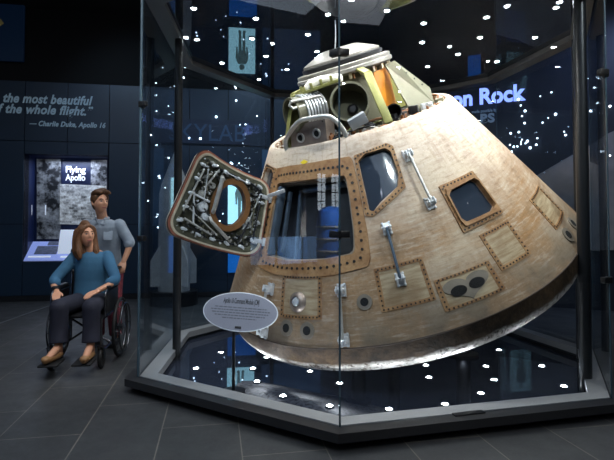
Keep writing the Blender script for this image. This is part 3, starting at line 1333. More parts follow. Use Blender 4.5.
def rrect(u0, u1, v0, v1, r, n=96):
    pts = []
    ru, rv = r, r * 1.1
    for (cu, cv, a0) in ((u1 - ru, v1 - rv, 0), (u0 + ru, v1 - rv, 90), (u0 + ru, v0 + rv, 180), (u1 - ru, v0 + rv, 270)):
        for k in range(9):
            a = math.radians(a0 + 90 * k / 8)
            pts.append((cu + ru * math.cos(a), cv + rv * math.sin(a)))
    out = []
    N = len(pts)
    for i in range(N):
        p, q = pts[i], pts[(i + 1) % N]
        L = math.hypot(q[0] - p[0], q[1] - p[1])
        k = max(1, int(L / 0.04))
        for j in range(k):
            out.append((p[0] + (q[0] - p[0]) * j / k, p[1] + (q[1] - p[1]) * j / k))
    return out


def uvring(b, outer, inner, o0, o1, mi=0, back=True):
    n = len(outer)
    rows = [[dp(*p, o0) for p in outer], [dp(*p, o1) for p in outer], [dp(*p, o1) for p in inner], [dp(*p, o0) for p in inner]]
    vs = [q for r in rows for q in r]
    fs = []
    for j in range(4):
        j2 = (j + 1) % 4
        for i in range(n):
            i2 = (i + 1) % n
            fs.append((j * n + i, j * n + i2, j2 * n + i2, j2 * n + i))
    b.add(vs, fs, mi)


def match(outer, c, ru, rv):
    out = []
    for p in outer:
        a = math.atan2((p[1] - c[1]) / 1.0, (p[0] - c[0]) / 1.0)
        out.append((c[0] + ru * math.cos(a), c[1] + rv * math.sin(a)))
    return out


WC = (0.44, 0.56)
OUT = rrect(0.0, 1.0, 0.0, 1.0, 0.15)


def scaled(w):
    return [(0.5 + (p[0] - .5) * w, 0.5 + (p[1] - .5) * w) for p in OUT]


b = B()
uvring(b, OUT, match(OUT, WC, .195, .275), -0.10, -0.055)
door = b.obj('hatch_door', M['skin'], cm)
tag(door, 'open hatch door showing its silvery inner mechanism')
b = B()
uvring(b, scaled(1.0), scaled(.965), -0.06, -0.03)
b.obj('outer_edge', M['dark_metal'], door)
b = B()
uvring(b, scaled(0.985), scaled(.945), -0.045, -0.012)
b.obj('red_seal', M['redseal'], door)
b = B()
uvring(b, scaled(0.945), scaled(.905), -0.05, 0.004)
b.obj('beige_seal', M['beige'], door)
b = B()
uvring(b, scaled(0.90), scaled(.80), -0.05, 0.0)
b.obj('rim_flange', M['olive_grey'], door)
b = B()
uvring(b, scaled(0.80), match(OUT, WC, .20, .28), -0.06, -0.03)
b.obj('inner_plate', M['olive_grey'], door)
b = B()
hole_o = [(WC[0] + .225 * math.cos(2 * PI * k / 64), WC[1] + .315 * math.sin(2 * PI * k / 64)) for k in range(64)]
hole_i = [(WC[0] + .170 * math.cos(2 * PI * k / 64), WC[1] + .245 * math.sin(2 * PI * k / 64)) for k in range(64)]
uvring(b, hole_o, hole_i, -0.10, 0.02)
b.obj('hatch_window_ring', M['copper'], door)
b = B()
n = 64
vs = [dp(p[0], p[1], -0.05) for p in hole_i] + [dp(p[0], p[1], -0.058) for p in hole_i]
b.add(vs, [list(range(n)), [n + k for k in range(n)]] + [(k, (k + 1) % n, n + (k + 1) % n, n + k) for k in range(n)])
b.obj('hatch_window_glass', M['glass'], door)
# latches all round the rim
DU = (F1 + F2 - A1 - A2).normalized()
DV = (A1 + F1 - A2 - F2).normalized()
DR = Matrix((DU, DN.cross(DU).normalized(), DN)).transposed()
lat = [(.12, .28 + .16 * k) for k in range(0)] + [(.89, .18 + .16 * k) for k in range(5)] + [(.16 + .15 * k, .885) for k in range(5)] + [(.22 + .15 * k, .115) for k in range(5)] + [(.10, .2), (.10, .45), (.10, .7)]
for (u, v) in lat:
    b = B()
    c = dp(u, v, 0.012)
    R = DR @ Matrix.Rotation(rnd.uniform(-.4, .4), 3, 'Z')
    b.box(c, (0.044, 0.028, 0.028), R, bev=0.004)
    b.cyl(c + DN * 0.01 - R @ Vector((0.03, 0, 0)), c + DN * 0.01 + R @ Vector((0.03, 0, 0)), 0.008, seg=10)
    b.cyl(c, c + DN * 0.04, 0.009, seg=10)
    b.obj('latch', M['steel'], door)
# gearbox, push rods, handle, counterbalance
for (u, v, r, hgt) in ((.72, .42, .05, .05), (.66, .33, .04, .06), (.78, .55, .035, .045), (.20, .42, .055, .03), (.20, .42, .03, .05), (.70, .68, .03, .03), (.24, .70, .028, .03), (.80, .74, .025, .03)):
    b = B()
    c = dp(u, v, -0.03)
    b.lathe([(0.0, 0), (r, 0), (r, hgt * .7), (r * .8, hgt), (r * .35, hgt), (r * .3, hgt * 1.2), (0, hgt * 1.2)], c, DN, 24)
    b.obj('gear_hub', rnd.choice((M['steel'], M['alu'])), door)
rods = [((.60, .80), (.62, .30)), ((.85, .22), (.55, .16)), ((.82, .80), (.72, .42)), ((.72, .42), (.40, .15)), ((.62, .88), (.30, .88)), ((.90, .3), (.86, .78)), ((.20, .42), (.14, .75)), ((.20, .42), (.26, .14)), ((.50, .18), (.84, .34)), ((.68, .50), (.90, .5)), ((.66, .33), (.64, .14)), ((.12, .25), (.12, .78)), ((.74, .60), (.86, .86)), ((.76, .22), (.86, .50)), ((.80, .16), (.60, .12)), ((.70, .86), (.78, .62)), ((.46, .90), (.70, .88)), ((.16, .84), (.30, .90)), ((.30, .12), (.52, .12)), ((.83, .40), (.74, .30)), ((.18, .60), (.14, .30))]
for k, (p, q) in enumerate(rods):
    b = B()
    a_, c_ = dp(*p, 0.015 + .01 * (k % 3)), dp(*q, 0.012 + .008 * (k % 2))
    b.cyl(a_, c_, 0.006 + .003 * (k % 2), seg=10)
    b.ball(a_, 0.011, 10)
    b.ball(c_, 0.011, 10)
    b.obj('push_rod', rnd.choice((M['steel'], M['alu'], M['dark_metal'], M['olive_dull'], M['dark_metal'])), door)
b = B()
b.tube([dp(.62, .34, .03), dp(.60, .30, .075), dp(.44, .20, .08), dp(.38, .17, .05)], 0.016, 12)
b.obj('pump_handle', M['white'], door)
b = B()
b.tube([dp(.635, .82, .0), dp(.635, .80, .05), dp(.61, .45, .055), dp(.60, .40, .0)], 0.02, 12)
b.obj('pressure_bottle', M['alu'], door)
b = B()
for k in range(520):
    u, v = rnd.uniform(.09, .91), rnd.uniform(.09, .91)
    if ((u - WC[0]) / .25) ** 2 + ((v - WC[1]) / .345) ** 2 < 1:
        continue
    b.box(dp(u, v, -0.02), (rnd.uniform(.008, .034), rnd.uniform(.006, .020), rnd.uniform(.03, .085)), DR @ Matrix.Rotation(rnd.uniform(0, 3), 3, 'Z'), rnd.choice((0, 1, 1, 2, 3, 4)), 0.002)
b.obj('mechanism_fittings', [M['steel'], M['dark_metal'], M['alu'], M['white'], M['olive_dull']], door)
b = B()
for v in (.22, .78):
    b.beam(dp(-.02, v, -.02), dp(.14, v, .01), 0.04, 0.03, up=tuple(DN), bev=0.006)
    b.cyl(dp(-.02, v - .05, -.02), dp(-.02, v + .05, -.02), 0.022, seg=14)
b.beam(dp(.04, .80, .03), cone(-141, 1.13, 0.03), 0.035, 0.03, up=tuple(DN), bev=0.006)
b.obj('hinge_arm', M['steel'], door)

# ---- upper deck: tunnel, parachute mortars, thruster block, gussets
b = B()
b.cyl((0, 0, LZ - 0.10), (0, 0, LZ - 0.07), RS - LZ * TAL - 0.03, seg=96)
b.obj('upper_deck', M['dark_metal'], cm)
b = B()
b.lathe([(0.415, LZ - 0.07), (0.405, 1.55), (0.40, 1.97), (0.36, 2.0)], seg=72)
b.obj('docking_tunnel', M['olive_dull'], cm)
b = B()
RP = 0.490
b.lathe([(0.36, 1.945), (RP - .06, 1.945), (RP - .02, 1.96), (RP, 1.97), (RP, 2.0), (RP - .015, 2.01), (RP - .012, 2.02), (RP - .012, 2.04), (RP - .05, 2.05), (0.36, 2.05)], seg=96)
dr = b.obj('docking_ring', M['white'], cm)
b = B()
b.lathe([(0.38, 2.045), (0.41, 2.06), (0.415, 2.09), (0.385, 2.10), (0.35, 2.10), (0.0, 2.095)], seg=80)
b.obj('ring_band', M['dark_metal'], dr)
b = B()
b.lathe([(0.36, 2.09), (0.392, 2.10), (0.392, 2.12), (0.36, 2.135), (0.20, 2.205), (0.16, 2.212), (0.0, 2.215)], seg=80)
b.obj('tunnel_cover', M['white'], dr)
b = B()
for k in range(46):
    a = 2 * PI * k / 46
    if k % 2:
        continue
    R = Matrix.Rotation(a, 3, 'Z')
    b.box(R @ Vector((0.435, 0, 1.935)), (0.05, 0.03, 0.06), R, 0, 0.006)
    b.cyl(R @ Vector((0.44, 0.03, 1.90)), R @ Vector((0.44, 0.03, 1.965)), 0.012, seg=8, mi=1)
b.obj('latch_ring', [M['beige'], M['copper']], dr)
b = B()
vs, fs = [], []
N = 12
for k in range(N + 1):
    a = math.radians(-62 + 42 * k / N)
    for (r, s_) in ((0.418, 1.52), (0.428, 1.52), (0.426, 1.90), (0.414, 1.90)):
        vs.append((r * math.cos(a), r * math.sin(a), s_))
for k in range(N):
    for j in range(4):
        j2 = (j + 1) % 4
        fs.append((k * 4 + j, k * 4 + j2, k * 4 + 4 + j2, k * 4 + 4 + j))
fs += [(0, 1, 2, 3), (N * 4 + 3, N * 4 + 2, N * 4 + 1, N * 4)]
b.add(vs, fs)
tag(b.obj('amber_panel', M['orange'], cm), 'amber orange panel on the tunnel')


def radial_plate(th, prof, t, m, nm='gusset', flange=True):
    a = math.radians(th)
    d = Vector((math.cos(a), math.sin(a), 0))
    w = Vector((-math.sin(a), math.cos(a), 0))
    b = B()
    b.prism([d * r + Vector((0, 0, s_)) - w * (t / 2) for (r, s_) in prof], w * t)
    if flange:
        for i in range(len(prof) - 1):
            p, q = prof[i], prof[i + 1]
            if max(p[1], q[1]) < 1.5:
                continue
            b.beam(d * p[0] + Vector((0, 0, p[1])), d * q[0] + Vector((0, 0, q[1])), 0.055, 0.012, up=tuple(Vector((q[1] - p[1], 0, 0)) if False else (d * -(q[1] - p[1]) + Vector((0, 0, q[0] - p[0])))))
    return b.obj(nm, m, cm)


radial_plate(-147, [(0.42, 1.96), (0.70, 1.93), (0.92, 1.54), (0.90, 1.41), (0.42, 1.41)], 0.02, M['olive'])
radial_plate(124, [(0.42, 1.96), (0.60, 1.93), (0.88, 1.54), (0.86, 1.41), (0.42, 1.41)], 0.02, M['olive'])
radial_plate(33, [(0.42, 1.96), (0.60, 1.93), (0.88, 1.54), (0.86, 1.41), (0.42, 1.41)], 0.02, M['olive'])
# right-hand gusset: a wide dull plate
b = B()
pr = [(0.35, -0.28, 1.93), (0.45, -0.27, 1.94), (0.715, -0.32, 1.60), (0.70, -0.40, 1.45), (0.44, -0.52, 1.41)]
pr = [Vector(p) for p in pr]
nn = (pr[1] - pr[0]).cross(pr[3] - pr[0]).normalized()
b.prism(pr, nn * 0.02)
for k in range(4):
    p, q = pr[1], pr[2]
    c = p.lerp(q, .15 + .22 * k) - (q - pr[4]).normalized() * 0.03
    b.cyl(c - nn * 0.006, c + nn * 0.026, 0.008, seg=8, mi=1)
b.obj('gusset_plate', [M['olive_dull'], M['bolt']], cm)
b = B()
b.beam((0.05, -0.43, 1.985), (0.10, -0.60, 1.92), 0.07, 0.03, bev=0.006)
b.beam((0.10, -0.60, 1.92), (0.125, -0.85, 1.47), 0.075, 0.03, up=(0, -1, 0), bev=0.006)
b.obj('olive_strut', M['olive'], cm)
b = B()
b.beam((-0.62, -0.44, 1.90), (-0.16, -0.60, 1.935), 0.045, 0.03, bev=0.005)
for k in range(4):
    p = Vector((-0.62, -0.44, 1.90)).lerp(Vector((-0.16, -0.60, 1.935)), .25 + .2 * k)
    b.box(p + Vector((0, -.01, 0.035)), (0.025, 0.03, 0.06), None, 0, 0.004)
b.obj('cross_rail', M['olive'], cm)


def mortar(c, ax, r, L, m_out, m_in, nm, floor=.6):
    c, ax = Vector(c), Vector(ax).normalized()
    b = B()
    b.lathe([(r * .97, -L), (r, -L * .9), (r, -0.02), (r * 1.04, -0.015), (r * 1.04, 0.0), (r * .93, 0.0), (r * .91, -L * floor), (0.0, -L * floor)], c, ax, 48)
    o = b.obj(nm, m_out, cm)
    return o


mo = mortar((-0.135, -0.70, 1.735), (-0.10, -0.90, 0.30), 0.172, 0.27, M['olive_dull'], None, 'mortar_tube', .85)
b = B()
ax = Vector((-0.10, -0.90, 0.30)).normalized()
b.lathe([(0.0, 0.0), (0.05, 0.0), (0.05, 0.03), (0.03, 0.05), (0, 0.05)], Vector((-0.12, -0.70, 1.70)) - ax * 0.22, ax, 20)
b.obj('mortar_core', M['dark_metal'], mo)
mo = mortar((-0.665, -0.545, 1.755), (-0.88, -0.42, 0.10), 0.155, 0.32, M['olive_dull'], None, 'mortar_tube', .8)
b = B()
c0, ax = Vector((-0.665, -0.545, 1.755)), Vector((-0.88, -0.42, 0.10)).normalized()
x_, y_, _ = frame_from(ax)
for k in range(7):
    p = c0 - ax * (0.10 + 0.032 * k)
    b.lathe([(0.157, -.008), (0.172, -.008), (0.172, .008), (0.157, .008)], p, ax, 32, closed=True)
b.obj('mortar_ribs', M['steel'], mo)
b = B()
q0, q1 = c0 - ax * 0.05 + Vector((-.02, -.155, .10)), c0 - ax * 0.36 + Vector((-.02, -.155, .10))
b.tube([q0 + Vector((0, 0, .03)), q0.lerp(q1, .5) + Vector((0, 0, .03)), q1 + Vector((0, 0, .03)), q1 + Vector((.02, 0, 0)), q1 - Vector((0, 0, .03)), q0.lerp(q1, .5) - Vector((0, 0, .03)), q0 - Vector((0, 0, .03)), q0 - Vector((.02, 0, 0))], 0.014, 8, closed=True)
b.obj('sling_bracket', M['alu'], mo)
# reaction thruster block with two nozzles
tb = [Vector(p) for p in ((-0.703, -0.529, 1.665), (-0.399, -0.784, 1.658), (-0.442, -0.807, 1.44), (-0.754, -0.527, 1.445))]
nrm = (tb[1] - tb[0]).cross(tb[3] - tb[0]).normalized()
if nrm.dot(camL) < 0:
    nrm = -nrm
b = B()
b.prism(tb, -nrm * 0.14)
blk = b.obj('thruster_block', M['block'], cm, False)
for (w, h_) in ((.28, .56), (.74, .50)):
    c = tb[0].lerp(tb[1], w).lerp(tb[3].lerp(tb[2], w), h_)
    b = B()
    b.lathe([(0.030, 0.008), (0.044, 0.008), (0.050, -0.01), (0.030, -0.01)], c, nrm, 24, closed=True)
    nz = b.obj('nozzle', M['alu'], blk)
    b = B()
    b.lathe([(0.0, 0.003), (0.028, 0.003), (0.028, -.004), (0, -.004)], c, nrm, 20)
    b.obj('nozzle_bore', M['hole'], nz)
b = B()
for k in range(4):
    c = tb[k].lerp((tb[0] + tb[2]) / 2, .12)
    b.cyl(c - nrm * .01, c + nrm * .008, .009, seg=8)
b.obj('block_bolts', M['bolt'], blk)


def smooth_path(pts, n=6):
    pts = [Vector(p) for p in pts]
    out = []
    for i in range(len(pts) - 1):
        p0, p1, p2, p3 = pts[max(i - 1, 0)], pts[i], pts[i + 1], pts[min(i + 2, len(pts) - 1)]
        for k in range(n):
            t = k / n
            out.append(0.5 * ((2 * p1) + (p2 - p0) * t + (2 * p0 - 5 * p1 + 4 * p2 - p3) * t * t + (3 * p1 - p0 - 3 * p2 + p3) * t ** 3))
    out.append(pts[-1])
    return out


b = B()
b.tube(smooth_path([(-0.80, -0.50, 1.42), (-0.775, -0.52, 1.55), (-0.63, -0.70, 1.69), (-0.50, -0.80, 1.70), (-0.36, -0.87, 1.67), (-0.285, -0.89, 1.54), (-0.27, -0.88, 1.43)], 8), 0.021, 12)
b.obj('guard_bar', M['alu'], cm)
mortar((0.206, -0.80, 1.546), (0.05, -0.95, 0.15), 0.066, 0.16, M['dark_metal'], None, 'vent_pipe', .9)
b = B()
b.tube(smooth_path([(-0.42, -0.42, 1.91), (-0.39, -0.45, 1.955), (-0.30, -0.47, 1.965), (-0.20, -0.52, 1.95), (-0.13, -0.56, 1.945)], 5), [0.03, 0.045, 0.06, 0.066, 0.06, 0.055, 0.052, 0.05, 0.05, 0.05, 0.05, 0.05, 0.048, 0.047, 0.046, 0.046, 0.046, 0.046, 0.044, 0.04, 0.03], 14)
b.obj('cloth_roll', M['cloth_white'], cm)
b = B()
R = Matrix.Rotation(-0.25, 3, 'Y') @ Matrix.Rotation(0.2, 3, 'X')
b.box((-0.135, -0.845, 1.565), (0.16, 0.05, 0.10), R, 0, 0.006)
b.obj('control_box', M['pale_grey'], cm)
# cables and fittings lying on the deck
for k in range(14):
    a0 = rnd.uniform(-160, -25)
    rr = rnd.uniform(.60, .86)
    pts = []
    for j in range(5):
        a = math.radians(a0 + j * rnd.uniform(4, 12))
        r = min(.87, rr + rnd.uniform(-.07, .07))
        pts.append((r * math.cos(a), r * math.sin(a), LZ - 0.05 + rnd.uniform(0, .10)))
    b = B()
    b.tube(smooth_path(pts, 5), rnd.uniform(.007, .014), 8)
    b.obj('cable', rnd.choice((M['white'], M['steel'], M['brown'], M['olive'], M['dark_metal'])), cm)
b = B()
for k in range(120):
    a = math.radians(rnd.uniform(-170, -5))
    r = rnd.uniform(.55, .86)
    b.box((r * math.cos(a), r * math.sin(a), LZ - 0.07 + rnd.uniform(0.02, .06)), (rnd.uniform(.02, .08), rnd.uniform(.02, .06), rnd.uniform(.04, .13)), Matrix.Rotation(rnd.uniform(0, 3), 3, 'Z'), rnd.choice((0, 1, 2, 3, 3)), 0.004)
b.obj('deck_fittings', [M['steel'], M['brown'], M['olive_dull'], M['dark_metal']], cm)
b = B()
for k in range(64):
    a = 2 * PI * k / 64
    r = RS - LZ * TAL - 0.085
    R = Matrix.Rotation(a, 3, 'Z')
    b.box(R @ Vector((r, 0, LZ - 0.028)), (0.035, 0.038, 0.055), R, k % 2, 0.006)
b.lathe([(RS - LZ * TAL - 0.055, LZ - 0.06), (RS - LZ * TAL - 0.12, LZ - 0.055), (RS - LZ * TAL - 0.12, LZ - 0.075), (RS - LZ * TAL - 0.055, LZ - 0.08)], seg=96, mi=2, closed=True)
b.obj('rim_bolts', [M['beige'], M['brown'], M['white']], cm)
b = B()
b.tube(smooth_path([(-0.05, -0.10, 2.205), (-0.03, -0.14, 2.28), (0.0, -0.13, 2.38), (0.02, -0.12, 2.46)], 5), 0.006, 6)
b.obj('lifting_cable', M['steel'], cm)

# black stand under the capsule
st = thing('capsule_stand', 'black steel stand of three columns carrying the tilted capsule from below', 'stand', (MC.x + .14, MC.y + .15, 0))
for k, (dx, dy) in enumerate(((-0.55, -0.55), (0.60, -0.35), (0.05, 0.75))):
    P = Vector((dx, dy, 0))
    wp = Vector((MC.x + .14 + dx, MC.y + .15 + dy, 0))
    lo = RMI @ wp
    # height of the heat shield above this spot
    z = 0.25
    for _ in range(60):
        q = RMI @ Vector((wp.x, wp.y, z))
        rr = math.hypot(q.x, q.y)
        bot = -0.45 + 0.20 * (rr / 1.74) ** 2
        if q.z >= bot - 0.01:
            break
        z += 0.02
    b = B()
    b.lathe([(0.0, 0.0226), (0.16, 0.0226), (0.16, 0.045), (0.075, 0.05), (0.075, z - .06), (0.13, z - 0.04), (0.13, z - .02), (0.0, z - 0.02)], P, (0, 0, 1), 28)
    b.obj('column', M['void'], st)

# ================================================================== PLACARD
pb = on_z(233.5, 391.5, 0.0225)
pl_t = thing('placard_stand', 'grey oval information placard on a thin black post inside the glass', 'sign', (pb.x, pb.y, 0.0225))
b = B()
b.cyl((0, 0, 0.012), (0, 0, 0.60), 0.014, seg=16)
b.obj('post', M['case_dark'], pl_t)
b = B()
b.cyl((0, 0, 0.0), (0, 0, 0.012), 0.10, seg=28)
b.obj('base_plate', M['case_dark'], pl_t)
ce = on_y(240.5, 312, pb.y - 0.03) - Vector((pb.x, pb.y, 0.0225))
hw = 37.2 / F_PX * (pb.y - 0.03)
hh = 17.6 / F_PX * (pb.y - 0.03)
TX = Vector((1, -0.06, -0.075)).normalized()
TN = Vector((-0.06, -0.93, 0.36)).normalized()
TX = (TX - TN * TX.dot(TN)).normalized()
TY = TN.cross(TX).normalized()
hh /= abs(TY.z)
RT = Matrix((TX, TY, TN)).transposed()
b = B()
prof = [(0, 0.0), (1.0, 0.0), (1.0, 0.008), (0.985, 0.012), (0.0, 0.012)]
vs, fs = [], []
seg = 72
for (r, z) in prof:
    for k in range(seg):
        a = 2 * PI * k / seg
        vs.append(ce + TX * (hw * max(r, .001) * math.cos(a)) + TY * (hh * max(r, .001) * math.sin(a)) + TN * z)
for i in range(len(prof) - 1):
    for k in range(seg):
        k2 = (k + 1) % seg
        fs.append((i * seg + k, i * seg + k2, (i + 1) * seg + k2, (i + 1) * seg + k))
b.add(vs, fs)
M['placard'] = mat('placard_grey', rgb(128, 128, 140), 0.35, emit=rgb(170, 172, 186), es=0.08)
M['ink'] = mat('black_ink', rgb(28, 28, 32), 0.6)
M['ink_soft'] = mat('grey_ink', rgb(92, 92, 100), 0.6)
M['edge_white'] = mat('polished_edge', rgb(226, 228, 232), 0.25)
board = b.obj('oval_board', M['placard'], pl_t)
b = B()
b.tube([ce + TX * (hw * math.cos(2 * PI * k / 72)) + TY * (hh * math.sin(2 * PI * k / 72)) + TN * 0.006 for k in range(72)], 0.006, 8, closed=True)
b.obj('board_edge', M['edge_white'], board)


def place_text(s, size, origin, R, m, parent=None, name='lettering', width=None, **kw):
    me = text_mesh(s, size, **kw)
    xs_ = [v.co.x for v in me.vertices]
    if width and xs_:
        k = width / (max(xs_) - min(xs_))
        for v in me.vertices:
            v.co.x *= k
    me.transform(R.to_4x4())
    me.materials.clear()
    me.materials.append(m)
    return link(name, me, parent, origin)


place_text('Apollo 16 Command Module (CM)', 0.062, ce + TY * (hh * .42) + TN * 0.013, RT, M['ink'], board, 'heading', width=hw * 0.98, align='CENTER', extrude=0.001, bold=0.001)
b = B()
rt = random.Random(5)
for row, (half, y) in enumerate(((.70, .20), (.80, .06), (.76, -.08), (.68, -.22), (.46, -.36))):
    x = -half
    while x < half:
        w = min(rt.uniform(.035, .12), half - x)
        b.box(ce + TX * (hw * (x + w / 2)) + TY * (hh * y) + TN * 0.013, (hw * w, hh * .052, 0.001), RT)
        x += w + .022
b.obj('text_lines', M['ink_soft'], board, False)
b = B()
b.box(ce - TY * (hh * .82) + TN * 0.012, (hw * .17, hh * .12, 0.01), RT, 0, 0.003)
b.obj('clip', M['ink'], board)

# ================================================================== WALL GRAPHICS ON THE LEFT
q = thing('wall_quote', 'pale blue italic quotation lettering on the navy wall panels', 'lettering', lw(45, 108))
RT_L = Matrix((LU, Vector((0, 0, 1)), LN)).transposed()
o0 = lw(45, 108)


def quote_line(s, size, u_right, v_base, u_left=None, ref=None):
    pr_ = lw(u_right, v_base, 0.012)
    me = text_mesh(s, size, extrude=0.004, shear=0.28, bold=size * 0.03, align='RIGHT', spacing=1.08)
    if ref:
        mref = text_mesh(ref, size, extrude=0.004, shear=0.28, bold=size * 0.03, align='RIGHT', spacing=1.08)
        wid = max(v.co.x for v in mref.vertices) - min(v.co.x for v in mref.vertices)
        want = (lw(u_right, v_base) - lw(u_left, v_base)).length
        for v in me.vertices:
            v.co.x *= want / wid
    me.transform(RT_L.to_4x4())
    me.materials.clear()
    me.materials.append(M['letters'])
    return link('text_line', me, q, pr_ - o0)


quote_line('the most beautiful', 0.24, 90.8, 105.0, 1.5, 'the most beautiful')
quote_line('of the whole flight.\u201d', 0.24, 91.2, 115.5, 3.8, 'the whole flight.\u201d')
quote_line('\u2014 Charlie Duke, Apollo 16', 0.135, 105.0, 127.8, 29.0, '\u2014 Charlie Duke, Apollo 16')

# hanging screen, top left corner
b = B()
c0, c1 = lw(-40, 30, 0.05), lw(24, 62, 0.05)
s0, s1 = (c0 - LA).dot(LU), (c1 - LA).dot(LU)
b.box(lwall((s0 + s1) / 2, c1.z + 0.9, 0.0) + LN * 0.06, (s1 - s0, 0.06, 1.8), RL, 0, 0.004)
M['screen'] = mat('dim_screen', rgb(10, 26, 46), 0.3, emit=rgb(8, 24, 44), es=0.35)
sc_ = b.obj('wall_screen', M['screen'], None, False)
tag(sc_, 'dark blue screen high on the black wall with a small gold craft pictured', 'screen')
b = B()
pc = lw(0.5, 23, 0.0)
gp = [(-.25, .16), (-.06, .12), (0.05, .03), (.10, -.04), (.04, -.09), (-.02, -.16), (-.14, -.12), (-.25, -.1)]
b.prism([pc + LU * x + Vector((0, 0, z)) + LN * 0.092 for (x, z) in gp], LN * 0.004)
M['gold_pic'] = mat('gold_picture', rgb(120, 112, 70), 0.5, emit=rgb(110, 100, 60), es=0.18, vary=0.5, scale=18)
b.obj('pictured_craft', M['gold_pic'], sc_, False)

# recessed lit exhibit window "Flying Apollo"
wd_ = (DW1 - DW0)
ex = thing('exhibit_window', 'lit recessed wall exhibit about flying with cockpit photographs and a sloping desk', 'exhibit', lwall((DW0 + DW1) / 2, DZ0, -0.5))
exo = lwall((DW0 + DW1) / 2, DZ0, -0.5)
DEP = 0.55
M['box_blue'] = mat('exhibit_blue', rgb(24, 34, 66), 0.4, emit=rgb(24, 34, 70), es=0.10)
b = B()
for (cx_, cz_, sx, sz_) in ((0, (DZ1 - DZ0) / 2, wd_ + .1, DZ1 - DZ0 + .1),):
    b.box(RL @ Vector((cx_, 0.06, cz_)), (sx, 0.04, sz_), RL)
for e in (-1, 1):
    b.box(RL @ Vector((e * (wd_ / 2 + .02), -0.2, (DZ1 - DZ0) / 2)), (0.04, 0.5, DZ1 - DZ0), RL)
b.box(RL @ Vector((0, -0.2, DZ1 - DZ0 + .02)), (wd_ + .08, 0.5, 0.04), RL)
b.box(RL @ Vector((0, -0.2, -.02)), (wd_ + .08, 0.5, 0.04), RL)
b.obj('recess', M['box_blue'], ex, False)
M['ph1'] = photo_mat('astronaut_photo', 3.1, rgb(14, 15, 20), rgb(170, 172, 176), 2.4, 0.20)
M['ph2'] = photo_mat('console_photo', 7.7, rgb(30, 30, 34), rgb(215, 215, 215), 6.0, 0.45, True)
M['ph3'] = photo_mat('helmet_photo', 12.3, rgb(20, 20, 26), rgb(180, 180, 186), 3.0, 0.28)


def ex_pt(u, v, off=0.0):
    p = on_plane(u, v, exo + LN * off, LN) - exo
    return p


def ex_quad(pxs, m, name, off, th=0.012, parent=None, label=None):
    b = B()
    b.prism([ex_pt(u, v, off) for (u, v) in pxs], LN * th)
    o = b.obj(name, m, parent or ex, False)
    if label:
        o['label'] = label
    return o


ex_quad([(37, 159), (61, 159), (61, 239), (37, 239)], M['ph1'], 'photo_panel', 0.0, label='dark grey photograph of an astronaut')
ex_quad([(60, 184), (106.5, 186), (106.5, 226), (60, 224)], M['ph2'], 'photo_panel', 0.012, label='pale photograph of a cockpit console')
ex_quad([(91, 160), (107, 160), (107, 187), (91, 187)], M['ph3'], 'photo_panel', 0.006, label='grey photograph of a helmet')
M['ex_white'] = mat('white_print', rgb(230, 232, 240), 0.5, emit=rgb(225, 228, 240), es=0.5)
M['lav'] = mat('lavender_desk', rgb(140, 150, 205), 0.4, emit=rgb(140, 154, 212), es=0.6)
M['desk_grey'] = mat('desk_picture', rgb(96, 100, 120), 0.5, emit=rgb(80, 86, 110), es=0.15, vary=0.4, scale=20)
for i, (s, v) in enumerate((('Flying', 172.5), ('Apollo', 180.5))):
    me = text_mesh(s, 0.2, extrude=0.004, bold=0.004, align='CENTER')
    wdt = max(v_.co.x for v_ in me.vertices) - min(v_.co.x for v_ in me.vertices)
    for v_ in me.vertices:
        v_.co.x *= 0.375 / wdt
        v_.co.y *= 0.92
    me.transform(RT_L.to_4x4())
    me.materials.append(M['ex_white'])
    link('title_line', me, ex, ex_pt(75.5, v, 0.02))
# sloping desk with picture, white document stand and dark model
b = B()
dz = 0.34
b.prism([RL @ Vector((-wd_ / 2, -0.02, dz)), RL @ Vector((-wd_ / 2, -0.46, 0.0)), RL @ Vector((wd_ / 2, -0.46, 0.0)), RL @ Vector((wd_ / 2, -0.02, dz))], Vector((0, 0, 0.02)))
desk = b.obj('sloping_desk', M['lav'], ex, False)
sl = (RL @ Vector((0, -0.46, 0.0)) - RL @ Vector((0, -0.02, dz)))
sl_n = LU.cross(sl).normalized()
if sl_n.z < 0:
    sl_n = -sl_n
RD = Matrix((LU, -sl.normalized(), sl_n)).transposed()
for (x0, x1, y0, y1, m, nm) in ((-.62, -.22, .30, .72, M['desk_grey'], 'desk_picture'), (-.45, -.15, .78, .98, M['desk_grey'], 'desk_picture'), (-.70, -.30, .12, .2, M['ex_white'], 'caption_strip'), (-.12, .25, .1, .18, M['ex_white'], 'caption_strip')):
    b = B()
    p = RL @ Vector(((x0 + x1) / 2, -0.46, 0.022)) - sl * ((y0 + y1) / 2) + sl_n * 0.004
    b.box(p, ((x1 - x0), abs(y1 - y0) * sl.length, 0.012), RD)
    b.obj(nm, m, desk, False)
b = B()
p = RL @ Vector((0.02, -0.24, 0.36))
b.box(p, (0.44, 0.02, 0.50), RL @ Matrix.Rotation(-0.35, 3, 'X'), 0, 0.004)
b.obj('document_panel', M['ex_white'], ex, False)
b = B()
b.box(RL @ Vector((0.28, -0.36, 0.18)), (0.42, 0.16, 0.09), RL, 0, 0.02)
b.box(RL @ Vector((0.34, -0.36, 0.26)), (0.2, 0.12, 0.08), RL, 0, 0.02)
b.tube([RL @ Vector((0.16, -0.38, 0.2)), RL @ Vector((0.17, -0.38, 0.46)), RL @ Vector((0.4, -0.38, 0.48))], 0.008, 6)
b.obj('cockpit_model', M['case_dark'], ex)
for px in (31.5, 45.5):
    b = B()
    c = ex_pt(px, 210, 0.10)
    b.box(c, (0.02, 0.02, 0.20), RL, 0, 0.005)
    b.obj('tube_lamp', M['ex_white'], ex)
exl = light('exhibit_lamp', 'AREA', tuple(lwall((DW0 + DW1) / 2, DZ1 - 0.06, -0.28)), tuple(lwall((DW0 + DW1) / 2, DZ0, -0.30)), 15, (0.75, 0.82, 1.0), 0.9, sy=0.2)
b = B()
